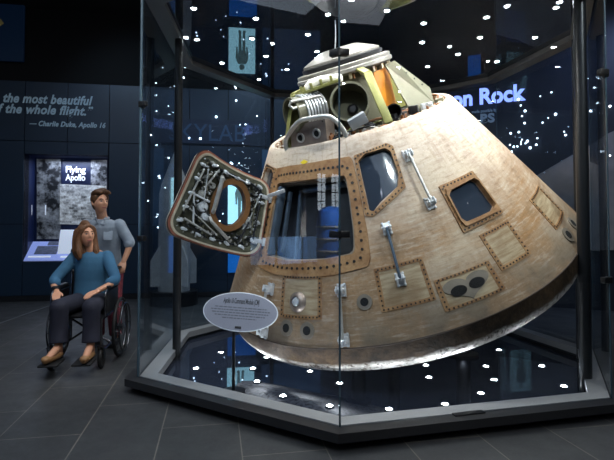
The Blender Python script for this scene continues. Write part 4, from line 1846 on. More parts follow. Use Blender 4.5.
c = lwall((DW0 + DW1) / 2, (DZ0 + DZ1) / 2, -0.03) - exo
b.box(c, (wd_ - .01, 0.008, DZ1 - DZ0 - .01), RL)
b.obj('front_glass', M['glass'], ex, False)

# ================================================================== BACK WALL SIGNS AND POSTERS
M['blue_lit'] = mat('blue_lit_letters', rgb(190, 205, 255), 0.4, emit=rgb(150, 170, 255), es=1.6)
M['grey_lit'] = mat('grey_letters', rgb(150, 165, 180), 0.5, emit=rgb(120, 135, 150), es=0.2)
RT_R = Matrix((RU, Vector((0, 0, 1)), RN)).transposed()


def rsign(s, u0, u1, v, m, size, name, full=None, bold=0.0, parent=None, base=None):
    """letters on the right wall whose visible end runs from pixel u0 to u1"""
    me = text_mesh(s, size, extrude=0.02, bold=bold, align='RIGHT')
    ref = text_mesh(full or s, size, extrude=0.02, bold=bold, align='RIGHT')
    wid = max(p.co.x for p in ref.vertices) - min(p.co.x for p in ref.vertices)
    e1, e0 = rw(u1, v, 0.025), rw(u0, v, 0.025)
    k = (e1 - e0).length / wid
    for p in me.vertices:
        p.co.x *= k
    me.transform(RT_R.to_4x4())
    me.materials.clear()
    me.materials.append(m)
    return link(name, me, parent, e1 - (base or Vector()))


mr0 = rw(480, 105, 0.0)
mr = thing('rock_sign', 'blue white lit sign reading Moon Rock on the navy wall', 'sign', mr0)
rsign('Moon Rock', 478, 523.5, 99.5, M['blue_lit'], 0.40, 'title_line', 'Rock', 0.012, mr, mr0)
rsign('made possible by', 472, 497, 111.0, M['grey_lit'], 0.075, 'small_line', None, 0.0, mr, mr0)
rsign('BS', 480.5, 494.5, 121.5, M['grey_lit'], 0.22, 'sponsor_line', 'BS', 0.008, mr, mr0)
SKP = lw(208, 140)
sk = thing('space_station_sign', 'faint blue thin letters spelling SKYLAB on a dark blue board', 'sign', SKP)
b = B()
s0, s1 = (lw(160, 130) - LA).dot(LU), (lw(250, 130) - LA).dot(LU)
z0, z1 = lw(205, 144).z, lw(205, 120).z
M['sky_board'] = mat('dark_blue_board', rgb(12, 34, 62), 0.4, emit=rgb(8, 28, 56), es=0.1)
M['sky_ink'] = mat('faint_blue_letters', rgb(40, 68, 98), 0.4, emit=rgb(52, 90, 132), es=0.14)
b.box(lwall((s0 + s1) / 2, (z0 + z1) / 2, 0.03) - SKP, (s1 - s0, 0.03, z1 - z0), RL)
b.obj('board', M['sky_board'], sk, False)
me = text_mesh('SKYLAB', 0.4, extrude=0.004)
wdt = max(v.co.x for v in me.vertices) - min(v.co.x for v in me.vertices)
hgt = max(v.co.y for v in me.vertices)
W_ = (lw(244, 140) - lw(168, 140)).length
H_ = lw(205, 123).z - lw(205, 139.5).z
for v in me.vertices:
    v.co.x *= W_ / wdt
    v.co.y *= H_ / hgt
me.transform(RT_L.to_4x4())
me.materials.append(M['sky_ink'])
link('letters', me, sk, lw(168, 139.5, 0.052) - SKP)


def lposter(name, label, u0, v0, u1, v1, m, off=0.04):
    a_, c_ = lw(u0, v0), lw(u1, v1)
    s0, s1 = (a_ - LA).dot(LU), (c_ - LA).dot(LU)
    o = thing(name, label, 'poster', lwall((s0 + s1) / 2, c_.z, off))
    b = B()
    b.box(Vector((0, 0, (a_.z - c_.z) / 2)), (s1 - s0, 0.03, a_.z - c_.z), RL, 0, 0.004)
    b.obj('panel', m, o, False)
    return o, (s1 - s0), (a_.z - c_.z)


M['cyan_lit'] = mat('pale_cyan_lit', rgb(190, 232, 232), 0.5, emit=rgb(180, 228, 230), es=1.7)
M['blue_panel'] = mat('bright_blue_panel', rgb(20, 96, 170), 0.5, emit=rgb(16, 96, 176), es=0.8, vary=0.2, scale=6)
M['figure'] = mat('grey_suit_print', rgb(104, 122, 118), 0.6, vary=0.5, scale=14, emit=rgb(92, 112, 108), es=1.2)
po, w_, h_ = lposter('suit_poster', 'pale cyan lit poster of a standing space suit seen through the hatch window', 228, 178, 254.5, 224, M['cyan_lit'])
fg = B()


def fpoly(pts):
    fg.prism([RL @ Vector((x * w_, -0.016, z * h_)) for (x, z) in pts], -(RL @ Vector((0, 0.006, 0))))


def fell(cx_, cz_, rx_, rz_, n=18):
    fpoly([(cx_ + rx_ * math.cos(2 * PI * k / n), cz_ + rz_ * math.sin(2 * PI * k / n)) for k in range(n)])


fell(0, .87, .10, .065)
fpoly([(-.15, .80), (.15, .80), (.19, .74), (.13, .50), (-.13, .50), (-.19, .74)])
fpoly([(-.19, .76), (-.24, .66), (-.22, .48), (-.16, .47), (-.15, .64)])
fpoly([(.19, .76), (.24, .66), (.22, .48), (.16, .47), (.15, .64)])
fell(-.19, .45, .035, .03)
fell(.19, .45, .035, .03)
fpoly([(-.13, .50), (-.01, .50), (-.03, .10), (-.12, .10)])
fpoly([(.13, .50), (.01, .50), (.03, .10), (.12, .10)])
fell(-.085, .085, .06, .03)
fell(.085, .085, .06, .03)
fg.obj('printed_suit', M['figure'], po, False)
lposter('info_poster', 'bright blue information panel low on the wall beside the suit poster', 228, 236, 256, 272, M['blue_panel'])
M['dim_blue'] = mat('dim_blue_panel', rgb(18, 44, 72), 0.5, emit=rgb(40, 62, 84), es=0.8, vary=0.7, scale=3)
lposter('mural_panel', 'dim blue mural panel on the back wall right of the suit poster', 262, 150, 320, 226, M['dim_blue'])
# small blue panel on the right wall
a_, c_ = rw(469, 148), rw(482, 178)
o = thing('rock_poster', 'small bright blue text panel on the navy wall below the lit rock sign', 'poster', (a_ + c_) / 2)
b = B()
b.box(RN * 0.03, ((c_ - a_).dot(RU), 0.03, a_.z - c_.z), RR)
b.obj('panel', M['blue_panel'], o, False)

# grey moonscape mural on the right wall
M['moon'] = mat('lunar_grey', rgb(150, 148, 146), 0.8, vary=0.35, scale=1.6)
b = B()
top = [(497, 196), (520, 186), (541, 173), (560, 162), (574, 154), (592, 144), (607, 134), (640, 120)]
pts = [rw(u, v, 0.02) for (u, v) in top]
pts += [rw(640, 250, 0.02), rw(497, 250, 0.02)]
b.prism(pts, RN * 0.02)
tag(b.obj('moonscape_mural', M['moon'], None, False), 'grey lunar surface mural rising to the right on the navy wall', 'mural')

# small glowing dots scattered at random over the navy walls
M['star'] = emis('dot_emission', (0.85, 0.93, 1.0, 1), 9)
glow_dot_me = []
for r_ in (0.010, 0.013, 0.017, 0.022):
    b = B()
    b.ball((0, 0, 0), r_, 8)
    glow_dot_me.append(b.mesh('glow_dot', M['star']))
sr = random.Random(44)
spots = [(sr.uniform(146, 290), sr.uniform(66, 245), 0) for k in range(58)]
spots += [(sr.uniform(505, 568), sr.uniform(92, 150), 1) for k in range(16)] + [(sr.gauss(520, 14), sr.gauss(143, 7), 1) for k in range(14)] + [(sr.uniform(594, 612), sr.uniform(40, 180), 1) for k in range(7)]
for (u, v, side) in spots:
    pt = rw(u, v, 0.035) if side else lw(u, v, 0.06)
    o = link('glow_dot', sr.choice(glow_dot_me[:3] if sr.random() < .8 else glow_dot_me), None, pt)
    tag(o, 'tiny white glowing dot on the navy wall behind the capsule' if side else 'tiny white glowing dot on the panelled wall left of the capsule', 'wall light', 'glowing dots on the right wall' if side else 'glowing dots on the left wall')

# grey rocket nose exhibit by the left back posts
M['nose'] = mat('pale_rocket_grey', rgb(190, 192, 194), 0.5, vary=0.1)
p = on_y(174.5, 226, 8.9)
rk = thing('rocket_model', 'dim grey pointed rocket model standing behind the left side of the glass case', 'model', (p.x, 8.9, 0))
b = B()
b.lathe([(0.0, 2.85), (0.03, 2.72), (0.07, 2.62), (0.14, 2.42), (0.23, 2.18), (0.27, 2.0), (0.28, 1.2), (0.28, 0.25), (0.0, 0.25)], seg=32)
b.obj('body', M['nose'], rk)
for k in range(4):
    a = PI / 4 + PI / 2 * k
    d = Vector((math.cos(a), math.sin(a), 0))
    b = B()
    w = Vector((-d.y, d.x, 0)) * 0.012
    b.prism([d * .26 + Vector((0, 0, 1.1)) - w, d * .46 + Vector((0, 0, .8)) - w, d * .46 + Vector((0, 0, .35)) - w, d * .26 + Vector((0, 0, .35)) - w], w * 2)
    b.obj('fin', M['nose'], rk, False)
b = B()
b.cyl((0, 0, 0), (0, 0, 0.25), 0.42, seg=32)
b.obj('base', M['case_dark'], rk)

# ================================================================== PEOPLE AND WHEELCHAIR


def blob(b, name, m, parent, voxel=0.008, it=4, loc=None):
    """fuse overlapping volumes into one continuous surface"""
    me = b.mesh(name, m, smooth=False)
    o = link('blob_tmp', me)
    r = o.modifiers.new('r', 'REMESH')
    r.mode = 'VOXEL'
    r.voxel_size = voxel
    s = o.modifiers.new('s', 'SMOOTH')
    s.iterations = it
    s.factor = 0.5
    dg = bpy.context.evaluated_depsgraph_get()
    me2 = bpy.data.meshes.new_from_object(o.evaluated_get(dg))
    bpy.data.objects.remove(o)
    me2.name = name
    me2.materials.clear()
    me2.materials.append(m)
    for p in me2.polygons:
        p.use_smooth = True
        p.material_index = 0
    return link(name, me2, parent, loc)


def limb(b, pts, rad, n=5, seg=16):
    """tapered limb through joints, round ended"""
    P = smooth_path(pts, n)
    R = []
    for i in range(len(P)):
        t = i / n
        k = min(int(t), len(rad) - 2)
        w = t - k
        R.append(rad[k] * (1 - w) + rad[k + 1] * w)
    b.tube(P, R, seg)
    b.ball(P[0], R[0], seg)
    b.ball(P[-1], R[-1], seg)


def loft(b, rings, seg=28, yaw=0.0):
    """horizontal oval sections: (centre, half width, half depth)"""
    vs, fs = [], []
    cx, sx = math.cos(yaw), math.sin(yaw)
    for (c, rx, ry) in rings:
        for k in range(seg):
            a = 2 * PI * k / seg
            x, y = rx * math.cos(a), ry * math.sin(a)
            vs.append((c[0] + x * cx - y * sx, c[1] + x * sx + y * cx, c[2]))
    n = len(rings)
    for i in range(n - 1):
        for k in range(seg):
            k2 = (k + 1) % seg
            fs.append((i * seg + k, i * seg + k2, (i + 1) * seg + k2, (i + 1) * seg + k))
    fs.append(list(range(seg))[::-1])
    fs.append([(n - 1) * seg + k for k in range(seg)])
    b.add(vs, fs)


def gauss(x, z, x0, z0, sx, sz):
    return math.exp(-((x - x0) / sx) ** 2 - ((z - z0) / sz) ** 2)


def head_R(yaw, pitch):
    return Matrix.Rotation(yaw, 3, 'Z') @ Matrix.Rotation(pitch, 3, 'X')


def head(b, c, R, k=1.0, seg=48):
    c = Vector(c)
    vs, fs = [], []
    H = 36
    rx, ry, rz = 0.074, 0.094, 0.116
    for i in range(H + 1):
        t = PI * i / H
        for j in range(seg):
            p = 2 * PI * j / seg
            x, y, z = math.sin(t) * math.sin(p), -math.sin(t) * math.cos(p), math.cos(t)
            X, Y, Z = rx * x, ry * y, rz * z
            if z < 0:
                w = (-z) ** 1.4
                X *= 1 - 0.30 * w
                if Y > 0:
                    Y *= 1 - 0.45 * w
                else:
                    Y *= 1 - 0.12 * w
            if y < 0:
                f = 0.0
                f += 0.024 * gauss(X, Z, 0, -0.018, 0.013, 0.016) + 0.012 * gauss(X, Z, 0, 0.006, 0.010, 0.022)
                f -= 0.010 * (gauss(X, Z, 0.031, 0.012, 0.016, 0.012) + gauss(X, Z, -0.031, 0.012, 0.016, 0.012))
                f += 0.004 * (gauss(X, Z, 0.030, 0.033, 0.022, 0.010) + gauss(X, Z, -0.030, 0.033, 0.022, 0.010))
                f += 0.006 * gauss(X, Z, 0, -0.052, 0.020, 0.007) + 0.005 * gauss(X, Z, 0, -0.066, 0.018, 0.007)
                f += 0.008 * gauss(X, Z, 0, -0.098, 0.022, 0.016)
                f += 0.004 * (gauss(X, Z, 0.042, -0.022, 0.018, 0.018) + gauss(X, Z, -0.042, -0.022, 0.018, 0.018))
                Y -= f
            vs.append(c + R @ (Vector((X, Y, Z)) * k))
    for i in range(H):
        for j in range(seg):
            j2 = (j + 1) % seg
            fs.append((i * seg + j, (i + 1) * seg + j, (i + 1) * seg + j2, i * seg + j2))
    b.add(vs, fs)
    for e in (-1, 1):
        limb(b, [c + R @ (Vector((e * 0.072, 0.012, 0.022)) * k), c + R @ (Vector((e * 0.082, 0.024, 0.010)) * k), c + R @ (Vector((e * 0.074, 0.014, -0.022)) * k)], [.010, .012, .008], 3, 8)


def face_parts(c, R, parent, hairm, k=1.0):
    c = Vector(c)
    for e in (-1, 1):
        b = B()
        p = c + R @ (Vector((e * 0.031, -0.0775, 0.013)) * k)
        b.ball(p, 0.0095 * k, 12)
        b.ball(p + R @ Vector((0.002, -0.0075, 0)) * k, 0.006 * k, 10, 1)
        b.obj('eye', [M['eye'], M['ink']], parent)
        b = B()
        limb(b, [c + R @ (Vector((e * x, y, z)) * k) for (x, y, z) in ((0.014, -0.091, 0.033), (0.032, -0.085, 0.039), (0.048, -0.070, 0.033))], [.0045, .0045, .003], 4, 8)
        b.obj('eyebrow', hairm, parent)
    b = B()
    limb(b, [c + R @ (Vector((x, y, -0.058)) * k) for (x, y) in ((-.022, -.078), (0, -.0905), (.022, -.078))], [.004, .0065, .004], 4, 8)
    b.obj('lips', M['lips'], parent)


def hand(b, wrist, fwd, up, thumb, curl, k=1.0):
    """palm and five bent fingers; up = back of the hand, thumb = side the thumb is on"""
    w = Vector(wrist)
    f = Vector(fwd).normalized()
    u = Vector(up)
    u = (u - f * u.dot(f)).normalized()
    s = Vector(thumb)
    s = (s - f * s.dot(f) - u * s.dot(u)).normalized()
    for t in (-.026, -.009, .009, .026):
        limb(b, [w + s * (t * .6) * k, w + (f * .045 + s * t) * k, w + (f * .085 + s * (t * 1.1)) * k], [.015 * k, .0145 * k, .011 * k], 3, 10)
    for (t, L) in ((.030, .072), (.010, .080), (-.010, .074), (-.029, .058)):
        p = w + (f * .086 + s * t) * k
        d = f.copy()
        pts = [p - f * .02 * k, p]
        a = 0.0
        for (seg_l, bend) in ((.45, curl * .7), (.32, curl), (.23, curl * .8)):
            a += bend
            d = f * math.cos(a) - u * math.sin(a)
            p = p + d * (L * seg_l * k)
            pts.append(p.copy())
        limb(b, pts, [.010 * k, .0098 * k, .0092 * k, .0085 * k, .0072 * k], 3, 10)
    p0 = w + (f * .022 + s * .026) * k
    limb(b, [w + f * .012 * k + s * .012 * k, p0, p0 + (f * .026 + s * .020 - u * .010) * k, p0 + (f * .050 + s * .024 - u * .026 * (0.5 + curl)) * k], [.014 * k, .013 * k, .011 * k, .008 * k], 3, 10)


M['flesh'] = mat('skin', rgb(206, 152, 122), 0.5, vary=0.05, scale=12)
M['eye'] = mat('eye_white', rgb(150, 138, 130), 0.3)
M['lips'] = mat('lips', rgb(170, 96, 90), 0.45)
M['hair_brown'] = mat('brown_hair', rgb(86, 58, 38), 0.55, vary=0.35, scale=40, bump=0.6, stretch=(3, 3, .6))
M['hair_long'] = mat('light_brown_hair', rgb(104, 70, 44), 0.5, vary=0.35, scale=40, bump=0.6, stretch=(3, 3, .5))
M['teal_knit'] = mat('teal_blue_knit', rgb(56, 104, 138), 0.85, vary=0.10, scale=10, bump=0.35)
M['chambray'] = mat('grey_blue_chambray', rgb(146, 158, 172), 0.85, vary=0.10, scale=16, bump=0.35)
M['navy_trousers'] = mat('navy_trousers', rgb(30, 33, 50), 0.8, vary=0.15, scale=9, bump=0.4)
M['red_trousers'] = mat('red_patterned_trousers', rgb(140, 62, 74), 0.8, vary=0.4, scale=30)
M['tan_shoe'] = mat('tan_leather', rgb(150, 112, 74), 0.5, vary=0.15)
M['black_rubber'] = mat('black_rubber', rgb(22, 22, 24), 0.6)
M['black_vinyl'] = mat('black_vinyl', rgb(24, 24, 28), 0.45)
M['chair_metal'] = mat('dark_chrome_tube', rgb(96, 98, 104), 0.25, 0.9)

# ---- wheelchair
WX, WY, WPHI = -2.316, 5.20, math.radians(8)
wc = thing('wheelchair', 'black folding wheelchair with large spoked rear wheels carrying the seated person', 'wheelchair', (WX, WY, 0), WPHI)
for e in (-1, 1):
    b = B()
    c = Vector((e * 0.305, 0.12, 0.318))
    b.tube([c + Vector((0, .300 * math.cos(2 * PI * k / 56), .300 * math.sin(2 * PI * k / 56))) for k in range(56)], 0.017, 10, closed=True)
    wh = b.obj('rear_wheel', M['black_rubber'], wc)
    b = B()
    b.tube([c + Vector((0, .278 * math.cos(2 * PI * k / 56), .278 * math.sin(2 * PI * k / 56))) for k in range(56)], 0.009, 8, closed=True)
    for k in range(20):
        a = 2 * PI * k / 20
        b.cyl(c + Vector((e * .02 * (1 if k % 2 else -1), .03 * math.cos(a + .3), .03 * math.sin(a + .3))), c + Vector((0, .275 * math.cos(a), .275 * math.sin(a))), 0.0022, seg=6)
    b.cyl(c - Vector((.03, 0, 0)), c + Vector((.03, 0, 0)), 0.032, seg=20)
    b.obj('spoked_rim', M['chair_metal'], wh)
    b = B()
    b.tube([c + Vector((e * .05, .255 * math.cos(2 * PI * k / 56), .255 * math.sin(2 * PI * k / 56))) for k in range(56)], 0.009, 8, closed=True)
    for k in range(6):
        a = 2 * PI * k / 6
        b.cyl(c + Vector((e * .05, .255 * math.cos(a), .255 * math.sin(a))), c + Vector((0, .278 * math.cos(a), .278 * math.sin(a))), 0.005, seg=6)
    b.obj('hand_rim', M['chair_metal'], wh)
    b = B()
    cc = Vector((e * 0.235, -0.34, 0.10))
    b.tube([cc + Vector((0, .080 * math.cos(2 * PI * k / 36), .080 * math.sin(2 * PI * k / 36))) for k in range(36)], 0.019, 10, closed=True)
    b.cyl(cc - Vector((.012, 0, 0)), cc + Vector((.012, 0, 0)), 0.066, seg=28)
    cs = b.obj('caster', M['black_rubber'], wc)
    b = B()
    for q in (-1, 1):
        b.beam(cc + Vector((q * .026, 0, 0)), cc + Vector((q * .026, -.02, .115)), 0.008, 0.03)
    b.box(cc + Vector((0, -.02, .118)), (.07, .045, .012), None, 0, .003)
    b.cyl(cc + Vector((0, -.02, .12)), cc + Vector((0, -.02, .20)), 0.018, seg=14)
    b.obj('caster_fork', M['chair_metal'], cs)
    b = B()
    x = e * 0.235
    b.tube(smooth_path([(x, -.36, .50), (x, -.36, .30), (x, -.34, .20), (x, -.28, .17), (x, .0, .17), (x, .22, .17)], 4), 0.012, 10)
    b.cyl((x, -.38, .50), (x, .24, .49), 0.012, seg=10)
    b.tube(smooth_path([(x, .23, .17), (x, .23, .60), (x, .25, .88), (x, .28, .93), (x, .33, .94)], 4), 0.012, 10)
    b.tube(smooth_path([(x + e * .02, -.30, .50), (x + e * .02, -.30, .70), (x + e * .02, -.26, .755), (x + e * .02, -.2, .76), (x + e * .02, .22, .76)], 4), 0.010, 10)
    b.obj('side_frame', M['chair_metal'], wc)
    b = B()
    b.box((x + e * .02, -.02, .63), (.008, .46, .22), None, 0, .003)
    b.obj('side_guard', M['black_vinyl'], wc)
    b = B()
    b.box((x + e * .02, -.06, .785), (.055, .36, .035), None, 0, .012)
    b.obj('armrest', M['black_vinyl'], wc)
    b = B()
    b.cyl((x, .31, .94), (x, .44, .935), 0.017, seg=14)
    b.obj('push_handle', M['black_rubber'], wc)
    b = B()
    hx = e * 0.19
    b.tube(smooth_path([(hx * 1.15, -.36, .48), (hx * 1.05, -.44, .46), (hx, -.48, .34), (hx, -.54, .14)], 5), 0.011, 10)
    ft = b.obj('footrest', M['chair_metal'], wc)
    b = B()
    b.box((e * 0.145, -.585, .132), (.17, .22, .018), Matrix.Rotation(.06, 3, 'X'), 0, .006)
    b.obj('foot_plate', M['black_rubber'], ft)
b = B()
b.box((0, -.06, .505), (.44, .50, .035), None, 0, .014)
b.obj('seat', M['black_vinyl'], wc)
b = B()
b.box((0, .235, .73), (.44, .025, .40), Matrix.Rotation(-.06, 3, 'X'), 0, .01)
b.obj('backrest', M['black_vinyl'], wc)
b = B()
b.cyl((-.235, -.02, .17), (.235, -.02, .48), 0.011, seg=10)
b.cyl((.235, .01, .17), (-.235, .01, .48), 0.011, seg=10)
b.obj('cross_brace', M['chair_metal'], wc)

# ---- seated person
s_ = thing('person', 'seated person in a teal blue top and navy trousers looking up at the capsule', 'person', (WX, WY, 0.52), WPHI)
ZO = Vector((0, 0, -0.52))


def L(*pts):
    return [Vector(p) + ZO for p in pts]


HR = head_R(math.radians(38), math.radians(-6))
HC_ = Vector((-0.035, 0.045, 1.305)) + ZO
RE, RW = (-.305, -.06, .855), (-.215, -.27, .745)
LE, LW = (.295, -.08, .855), (.175, -.30, .755)
RK, LK = (-.125, -.47, .625), (.175, -.49, .625)
RAn, LAn = (-.115, -.505, .255), (.180, -.52, .255)
b = B()
head(b, HC_, HR, 1.0)
limb(b, L((0, .10, 1.12), (-.01, .085, 1.19), (-.03, .06, 1.26)), [.06, .054, .056], 4)
loft(b, [(Vector((0, .12, z)) + ZO, rx, ry) for (z, rx, ry) in ((.56, .15, .10), (.65, .16, .11), (.80, .135, .095), (.95, .145, .105), (1.06, .155, .10), (1.12, .14, .075), (1.15, .08, .055))])
for (sh, el, wr) in (((-.165, .11, 1.085), RE, RW), ((.165, .11, 1.085), LE, LW)):
    limb(b, L(sh, el, wr), [.047, .036, .025], 6)
hand(b, Vector(RW) + ZO, (.25, -.9, -.22), (-.1, -.15, 1), (1, .2, 0), .30)
hand(b, Vector(LW) + ZO, (-.45, -.85, -.18), (.05, -.15, 1), (-1, .4, 0), .32)
for (hp, kn, an) in (((-.09, .08, .60), RK, RAn), ((.09, .08, .60), LK, LAn)):
    limb(b, L(hp, kn), [.075, .055], 6)
    limb(b, L(kn, tuple(Vector(kn) * .5 + Vector(an) * .5 + Vector((0, .03, 0))), an), [.053, .05, .034], 6)
for (an, toe) in ((RAn, (-.165, -.66, .180)), (LAn, (.175, -.69, .180))):
    limb(b, L((an[0], an[1] + .03, .195), an, tuple(Vector(an) * .45 + Vector(toe) * .55), toe), [.030, .036, .034, .022], 4)
body = blob(b, 'body', M['flesh'], s_, 0.0055, 2)
face_parts(HC_, HR, s_, M['hair_long'], 1.0)
b = B()


def hp_(x, y, z):
    return HC_ + HR @ Vector((x, y, z))


b.ball(hp_(0, .022, .036), .098, 28)
limb(b, [hp_(0, -.040, .105), hp_(0, .03, .125), hp_(0, .09, .07)], [.03, .05, .05], 4)
for e in (-1, 1):
    limb(b, [hp_(e * .02, -.062, .098), hp_(e * .060, -.050, .066), hp_(e * .080, -.012, .0), hp_(e * .086, -.004, -.08), hp_(e * .090, -.020, -.17), hp_(e * .085, -.035, -.235)], [.018, .024, .030, .034, .036, .018], 5)
    limb(b, [hp_(e * .070, .045, .04), hp_(e * .082, .055, -.06), hp_(e * .085, .05, -.17), hp_(e * .075, .035, -.24)], [.045, .046, .044, .02], 5)
limb(b, [hp_(0, .07, .05), hp_(0, .085, -.06), hp_(0, .075, -.18), hp_(0, .07, -.24)], [.07, .065, .06, .03], 5)
blob(b, 'hair', M['hair_long'], s_, 0.007, 3)
b = B()
loft(b, [(Vector((0, .12, z)) + ZO, rx, ry) for (z, rx, ry) in ((.565, .185, .135), (.60, .188, .140), (.70, .178, .135), (.82, .168, .128), (.94, .176, .138), (1.02, .182, .132), (1.08, .18, .115), (1.115, .155, .092), (1.135, .11, .076))])
for (sh, el, wr) in (((-.165, .11, 1.075), RE, RW), ((.165, .11, 1.075), LE, LW)):
    v_ = (Vector(wr) - Vector(el)) * .30
    limb(b, L(sh, tuple(Vector(sh) * .5 + Vector(el) * .5 + Vector((.0, 0, .0))), el, tuple(Vector(el) + v_)), [.068, .062, .056, .050], 6)
blob(b, 'top', M['teal_knit'], s_, 0.009, 5)
b = B()
loft(b, [(Vector((0, .11, z)) + ZO, rx, ry) for (z, rx, ry) in ((.53, .17, .13), (.56, .188, .145), (.62, .185, .14), (.66, .16, .12))])
for (hp, kn, an) in (((-.095, .06, .605), RK, RAn), ((.095, .06, .605), LK, LAn)):
    limb(b, L(hp, kn), [.098, .086], 6)
    mid = Vector(kn) * .5 + Vector(an) * .5 + Vector((0, .02, 0))
    hem = Vector(kn) * .10 + Vector(an) * .90 + Vector((0, .012, .0))
    P = smooth_path(L(kn, tuple(mid), tuple(hem)), 6)
    b.tube(P, [.086 - .006 * math.sin(i / 12 * PI) for i in range(len(P))], 18)
    b.ball(P[0], .086, 16)
blob(b, 'trousers', M['navy_trousers'], s_, 0.009, 3)
for (an, toe) in ((RAn, (-.168, -.67, .178)), (LAn, (.175, -.70, .178))):
    b = B()
    A_, T_ = Vector(an) + ZO, Vector(toe) + ZO
    heel = Vector((A_.x, A_.y + .03, .184 - .52))
    limb(b, [heel, heel.lerp(T_, .45) + Vector((0, 0, -.002)), T_], [.036, .038, .034], 5)
    b.ball(T_ + Vector((0, .01, .008)), (.042, .05, .030), 14)
    blob(b, 'shoe', M['tan_shoe'], s_, 0.006, 3)
b = B()
wv = (Vector(RW) - Vector(RE)).normalized()
cw = Vector(RE) * .14 + Vector(RW) * .86 + ZO
x_, y_, _ = frame_from(wv)
b.tube([cw + x_ * (.033 * math.cos(2 * PI * k / 28)) + y_ * (.033 * math.sin(2 * PI * k / 28)) for k in range(28)], 0.007, 8, closed=True)
b.obj('wristband', M['ink'], s_)

# ---- standing person pushing the chair
PX_, PY_ = -2.38, 5.80
p_ = thing('person', 'standing person with short brown hair in a grey blue shirt holding the wheelchair handles', 'person', (PX_, PY_, 0), math.radians(3))
HR = head_R(math.radians(48), math.radians(-5))
HC_ = Vector((0.005, -0.20, 1.668))


def hp_(x, y, z):
    return HC_ + HR @ Vector((x, y, z))


LWr, RWr = (.250, -.130, .995), (-.205, -.165, .990)
LEl, REl = (.295, -.06, 1.225), (-.275, -.06, 1.225)
b = B()
head(b, HC_, HR, 1.03)
limb(b, [(0, -.10, 1.46), (0, -.135, 1.53), (0, -.18, 1.60)], [.066, .057, .06], 4)
loft(b, [(Vector((0, y, z)), rx, ry) for (y, z, rx, ry) in ((.05, .88, .15, .10), (.04, .98, .155, .105), (0, 1.12, .135, .095), (-.05, 1.28, .155, .11), (-.09, 1.40, .165, .10), (-.10, 1.46, .15, .075), (-.105, 1.49, .08, .06))])
for (sh, el, wr) in (((.185, -.09, 1.43), LEl, LWr), ((-.185, -.09, 1.43), REl, RWr)):
    limb(b, [sh, el, wr], [.052, .041, .027], 6)
hand(b, LWr, (-.02, -.50, -.75), (.15, -.75, .6), (-1, .1, 0), .75)
hand(b, RWr, (-.02, -.60, -.70), (-.15, -.75, .6), (1, .1, 0), .75)
for e in (-1, 1):
    limb(b, [(e * .09, .05, .92), (e * .095, .03, .50)], [.085, .058], 6)
    limb(b, [(e * .095, .03, .50), (e * .097, .07, .30), (e * .10, .09, .09)], [.056, .054, .038], 6)
    limb(b, [(e * .10, .11, .045), (e * .10, .05, .05), (e * .11, -.10, .035)], [.036, .036, .026], 4)
blob(b, 'body', M['flesh'], p_, 0.0055, 2)
face_parts(HC_, HR, p_, M['hair_brown'], 1.03)
b = B()
b.ball(hp_(0, .026, .052), (.094, .098, .092), 26)
b.ball(hp_(0, .045, .0), (.074, .070, .085), 20)
rq = random.Random(9)
for k in range(12):
    a = -1 + 2 * k / 11
    limb(b, [hp_(a * .062, .02, .105), hp_(a * .062, -.035, .142 - .02 * abs(a)), hp_(a * .062 + .012, -.088, .140 - .03 * abs(a) + rq.uniform(-.008, .014))], [.036, .032, .014], 4, 10)
for e in (-1, 1):
    limb(b, [hp_(e * .070, -.035, .07), hp_(e * .076, -.015, .03), hp_(e * .075, -.002, .0)], [.016, .014, .008], 4, 10)
blob(b, 'hair', M['hair_brown'], p_, 0.006, 2)
b = B()
loft(b, [(Vector((0, y, z)), rx, ry) for (y, z, rx, ry) in ((.045, .86, .185, .135), (.04, .95, .180, .132), (.0, 1.12, .170, .125), (-.05, 1.28, .185, .135), (-.085, 1.39, .195, .122), (-.10, 1.45, .175, .095), (-.11, 1.485, .105, .075))])
for (sh, el, wr) in (((.185, -.09, 1.42), LEl, LWr), ((-.185, -.09, 1.42), REl, RWr)):
    v_ = (Vector(wr) - Vector(el)) * .12
    limb(b, [sh, tuple(Vector(sh) * .5 + Vector(el) * .5), el, tuple(Vector(el) + v_)], [.073, .065, .060, .058], 6)
    b.tube([Vector(el) - v_ * .4, Vector(el) + v_ * 1.2], [.064, .064], 18)
shirt = blob(b, 'shirt', M['chambray'], p_, 0.009, 4)
b = B()
for e in (-1, 1):
    b.prism([Vector((e * .012, -.205, 1.435)), Vector((e * .060, -.165, 1.515)), Vector((e * .085, -.13, 1.475)), Vector((e * .052, -.200, 1.415))], Vector((0, -.010, .004)))
b.tube([(0.072 * math.cos(a) , -.125 + .066 * math.sin(a), 1.495 + .015 * math.sin(a)) for a in [math.radians(-60 + 300 * k / 24) for k in range(25)]], 0.014, 8)
b.obj('collar', M['chambray'], shirt)
b = B()
b.box((.09, -.185, 1.30), (.10, .012, .11), Matrix.Rotation(.25, 3, 'Z') @ Matrix.Rotation(-.22, 3, 'X'), 0, .005)
b.obj('chest_pocket', M['chambray'], shirt)
b = B()
loft(b, [(Vector((0, .05, z)), rx, ry) for (z, rx, ry) in ((.84, .165, .125), (.90, .172, .128), (.97, .165, .12))])
for e in (-1, 1):
    P = smooth_path([(e * .092, .05, .88), (e * .096, .03, .50), (e * .10, .085, .11)], 7)
    b.tube(P, [.105 - .035 * i / 14 for i in range(len(P))], 18)
blob(b, 'trousers', M['red_trousers'], p_, 0.010, 3)
for e in (-1, 1):
    b = B()
    limb(b, [(e * .10, .12, .043), (e * .10, .04, .045), (e * .11, -.11, .038)], [.042, .045, .036], 5)
    b.box((e * .105, .005, .011), (.088, .28, .022), None, 0, .009)
    blob(b, 'shoe', M['ink'], p_, 0.007, 3)
